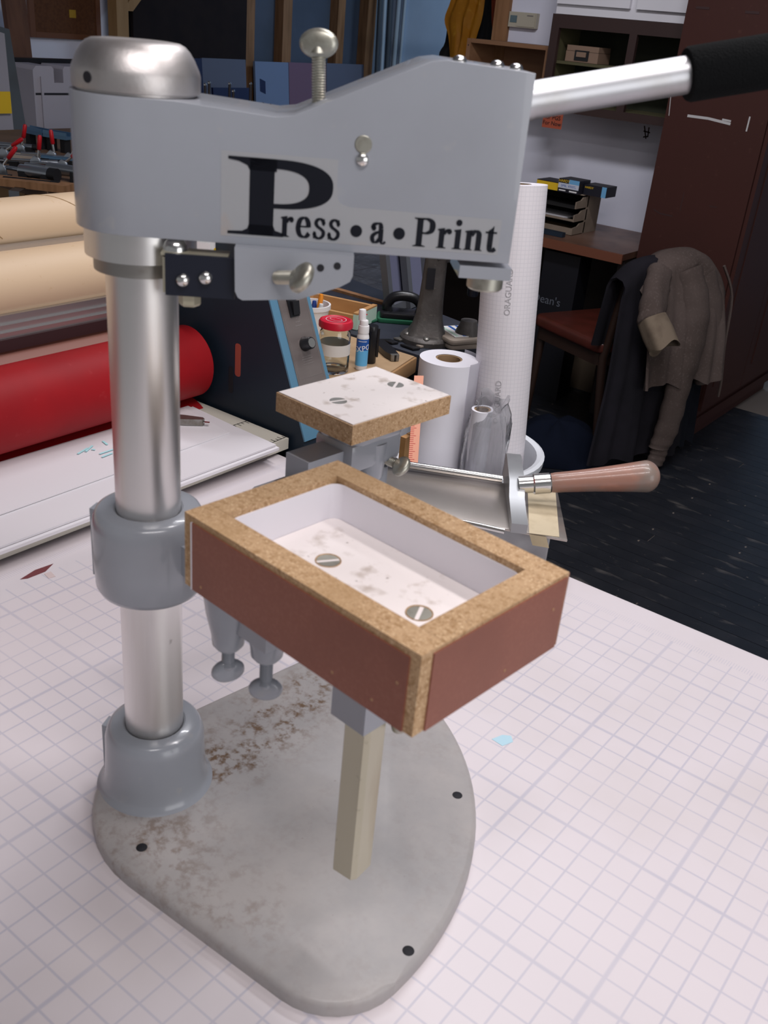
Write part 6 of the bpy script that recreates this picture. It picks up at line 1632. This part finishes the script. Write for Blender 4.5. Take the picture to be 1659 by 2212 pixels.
def drape(name, x0, x1, zb, zf, ztop, y0, m, lab, round_=.10, seed=0, push=0.0, thick=.010, flare=.05, wave=.014):
    """cloth hung over the chair back: hangs to zb on the near side, zf on the far side"""
    rnd = random.Random(seed); ph = [rnd.uniform(0, 6.3) for _ in range(6)]
    bm = new_bm(); K, N = 34, 30; rows = []
    for i in range(N+1):
        t = i/N; row = []
        for k in range(K+1):
            s = k/K; e = 2*s-1
            zt = ztop-round_*abs(e)**2.6
            fold = wave*(math.sin(e*7+ph[0])+.6*math.sin(e*13+ph[1])+.35*math.sin(e*23+ph[2]))
            if t < .60:                    # near side
                f = 1-t/.60; z = zt-(zt-zb)*f
                yy = y0-.032-push-(.035+.05*f)*math.sin(min(1, f*1.6)*PI/2)-fold*(.25+.9*f)
                xx = x0+(x1-x0)*s+flare*e*f
            elif t < .72:
                a = (t-.60)/.12*PI; z = zt+.030*math.sin(a)
                yy = y0-.032*math.cos(a)-push*(1-(t-.60)/.12); xx = x0+(x1-x0)*s
            else:
                f = (t-.72)/.28; z = zt-(zt-zf)*f
                yy = y0+.032+.03*f+fold*.6*f; xx = x0+(x1-x0)*s
            row.append(bm.verts.new(CH @ Vector((xx, yy, z+.012*math.sin(e*9+ph[3])*(1 if t < .05 else 0)))))
        rows.append(row)
    for r0, r1 in zip(rows[:-1], rows[1:]):
        for k in range(K): bm.faces.new((r0[k], r0[k+1], r1[k+1], r1[k]))
    bmesh.ops.recalc_face_normals(bm, faces=bm.faces)
    bmesh.ops.solidify(bm, geom=bm.faces[:], thickness=thick)
    me = to_mesh(bm, name, 70)
    t = root(name, CH @ Vector(((x0+x1)/2, y0, zb)), lab, 'jacket', 'jackets over the chair back')
    part(t, 'body', me, m)
    return t
YB = -.26
navy = drape('navy_coat', .02, .235, .05, .45, .79, YB, 'coat_navy', 'dark navy coat hanging lowest at the right of the chair', seed=2, round_=.10, flare=.02)
dark = drape('black_jacket', -.27, .08, .05, .48, .815, YB, 'jacket_dark', 'long black jacket hanging to the floor at the left of the chair', seed=5, push=.035, round_=.08, flare=.09)
hood = drape('taupe_hoodie', -.20, .245, .37, .50, .845, YB, 'hoodie_taupe', 'taupe hooded sweatshirt thrown over the chair back', seed=9, push=.075, round_=.14, flare=.0, wave=.018)
def sleeve(parent, pts, rad, m, name='sleeve', lab=None, flat=.62):
    P = catmull([CH @ Vector(p) for p in pts], 6); n = len(P)
    rr = []
    for i in range(n):
        t = i/(n-1)*(len(rad)-1); k = min(int(t), len(rad)-2); rr.append(rad[k]+(rad[k+1]-rad[k])*(t-k))
    rr = [r*(1+.05*math.sin(i*1.9)) for i, r in enumerate(rr)]
    bm = new_bm(); add_tube(bm, P, rr, 18)
    yv = (CH.to_3x3() @ Vector((0, 1, 0))).normalized()
    ci_ = 0
    for i, p in enumerate(P):
        for v in list(bm.verts)[i*18:(i+1)*18]:
            d = (v.co-p).dot(yv); v.co -= yv*d*(1-flat)
            a = math.atan2((v.co-p).z, (v.co-p).dot(CH.to_3x3() @ Vector((1, 0, 0))))
            v.co += (v.co-p)*.10*math.sin(3*a+i*.35)
    part(parent, name, to_mesh(bm, name, 70), m, lab)
sleeve(hood, [(.00, YB-.10, .80), (.035, YB-.155, .66), (.045, YB-.17, .50), (.02, YB-.175, .33), (-.005, YB-.18, .17), (-.015, YB-.18, .095)], [.060, .066, .066, .060, .058, .050], 'hoodie_taupe', lab='long hanging sleeve')
sleeve(hood, [(-.015, YB-.18, .100), (-.022, YB-.182, .06), (-.030, YB-.182, .022)], [.046, .042, .044], 'hoodie_taupe', 'cuff')
sleeve(hood, [(.10, YB-.10, .78), (.17, YB-.13, .62), (.20, YB-.13, .45), (.21, YB-.12, .33)], [.05, .055, .05, .03], 'hoodie_taupe')
sleeve(hood, [(-.13, YB-.09, .795), (-.20, YB-.15, .72), (-.235, YB-.20, .635)], [.055, .062, .058], 'hoodie_taupe')
# turned back tan cuff: an open tube
def open_cuff(parent, p0, p1, r0, r1, m):
    a, b = CH @ Vector(p0), CH @ Vector(p1); Mq_ = zframe(a, b-a); L = (b-a).length
    bm = new_bm(); n = 28; rings = []
    for z, r in ((0, r0), (L*.5, (r0+r1)/2*1.05), (L, r1), (L-.004, r1-.007), (L*.3, r0*.8), (L*.2, .001)):
        rings.append([bm.verts.new(Mq_ @ Vector((r*(1+.12*math.sin(3*t+.6))*math.cos(t), r*.85*(1+.10*math.sin(2*t))*math.sin(t), z+(.010*math.sin(3*t) if z > L*.8 else 0)))) for t in [2*PI*k/n for k in range(n)]])
    for q0, q1 in zip(rings[:-1], rings[1:]):
        for k in range(n): bm.faces.new((q0[k], q0[(k+1) % n], q1[(k+1) % n], q1[k]))
    part(parent, 'cuff', to_mesh(bm, 'cuff', 60), m, 'turned back tan cuff')
open_cuff(hood, (-.235, YB-.195, .655), (-.222, YB-.275, .565), .058, .060, 'cuff_tan')
# drawstring hanging down the right edge
bm = new_bm(); add_tube(bm, [CH @ Vector(p) for p in catmull([(.17, YB-.13, .82), (.235, YB-.15, .70), (.265, YB-.15, .50), (.30, YB-.15, .34), (.305, YB-.15, .27)], 5)], .006, 6)
part(hood, 'drawstring', to_mesh(bm, 'drawstring', 60), 'hoodie_taupe')
# blue garment fallen at the foot of the chair
bm = new_bm(); rings = []
for i, (z, r) in enumerate(((.003, .17), (.05, .165), (.10, .13), (.14, .07), (.150, .001))):
    rings.append([bm.verts.new(CH @ Vector((-.33+r*1.25*(1+.10*math.sin(4*a+i))*math.cos(a), -.16+r*(1+.12*math.sin(3*a+1.7*i))*math.sin(a), z+(.012*math.sin(5*a) if 0 < i < 4 else 0)))) for a in [2*PI*k/32 for k in range(32)]])
for r0, r1 in zip(rings[:-1], rings[1:]):
    for k in range(32): bm.faces.new((r0[k], r0[(k+1) % 32], r1[(k+1) % 32], r1[k]))
mat('blue_cloth', (0.005, 0.007, 0.015), .95, spec=.1)
solo('blue_bundle', to_mesh(bm, 'blue_bundle', 60), 'blue_cloth', 'dark blue bundle of cloth on the floor left of the chair', 'cloth')
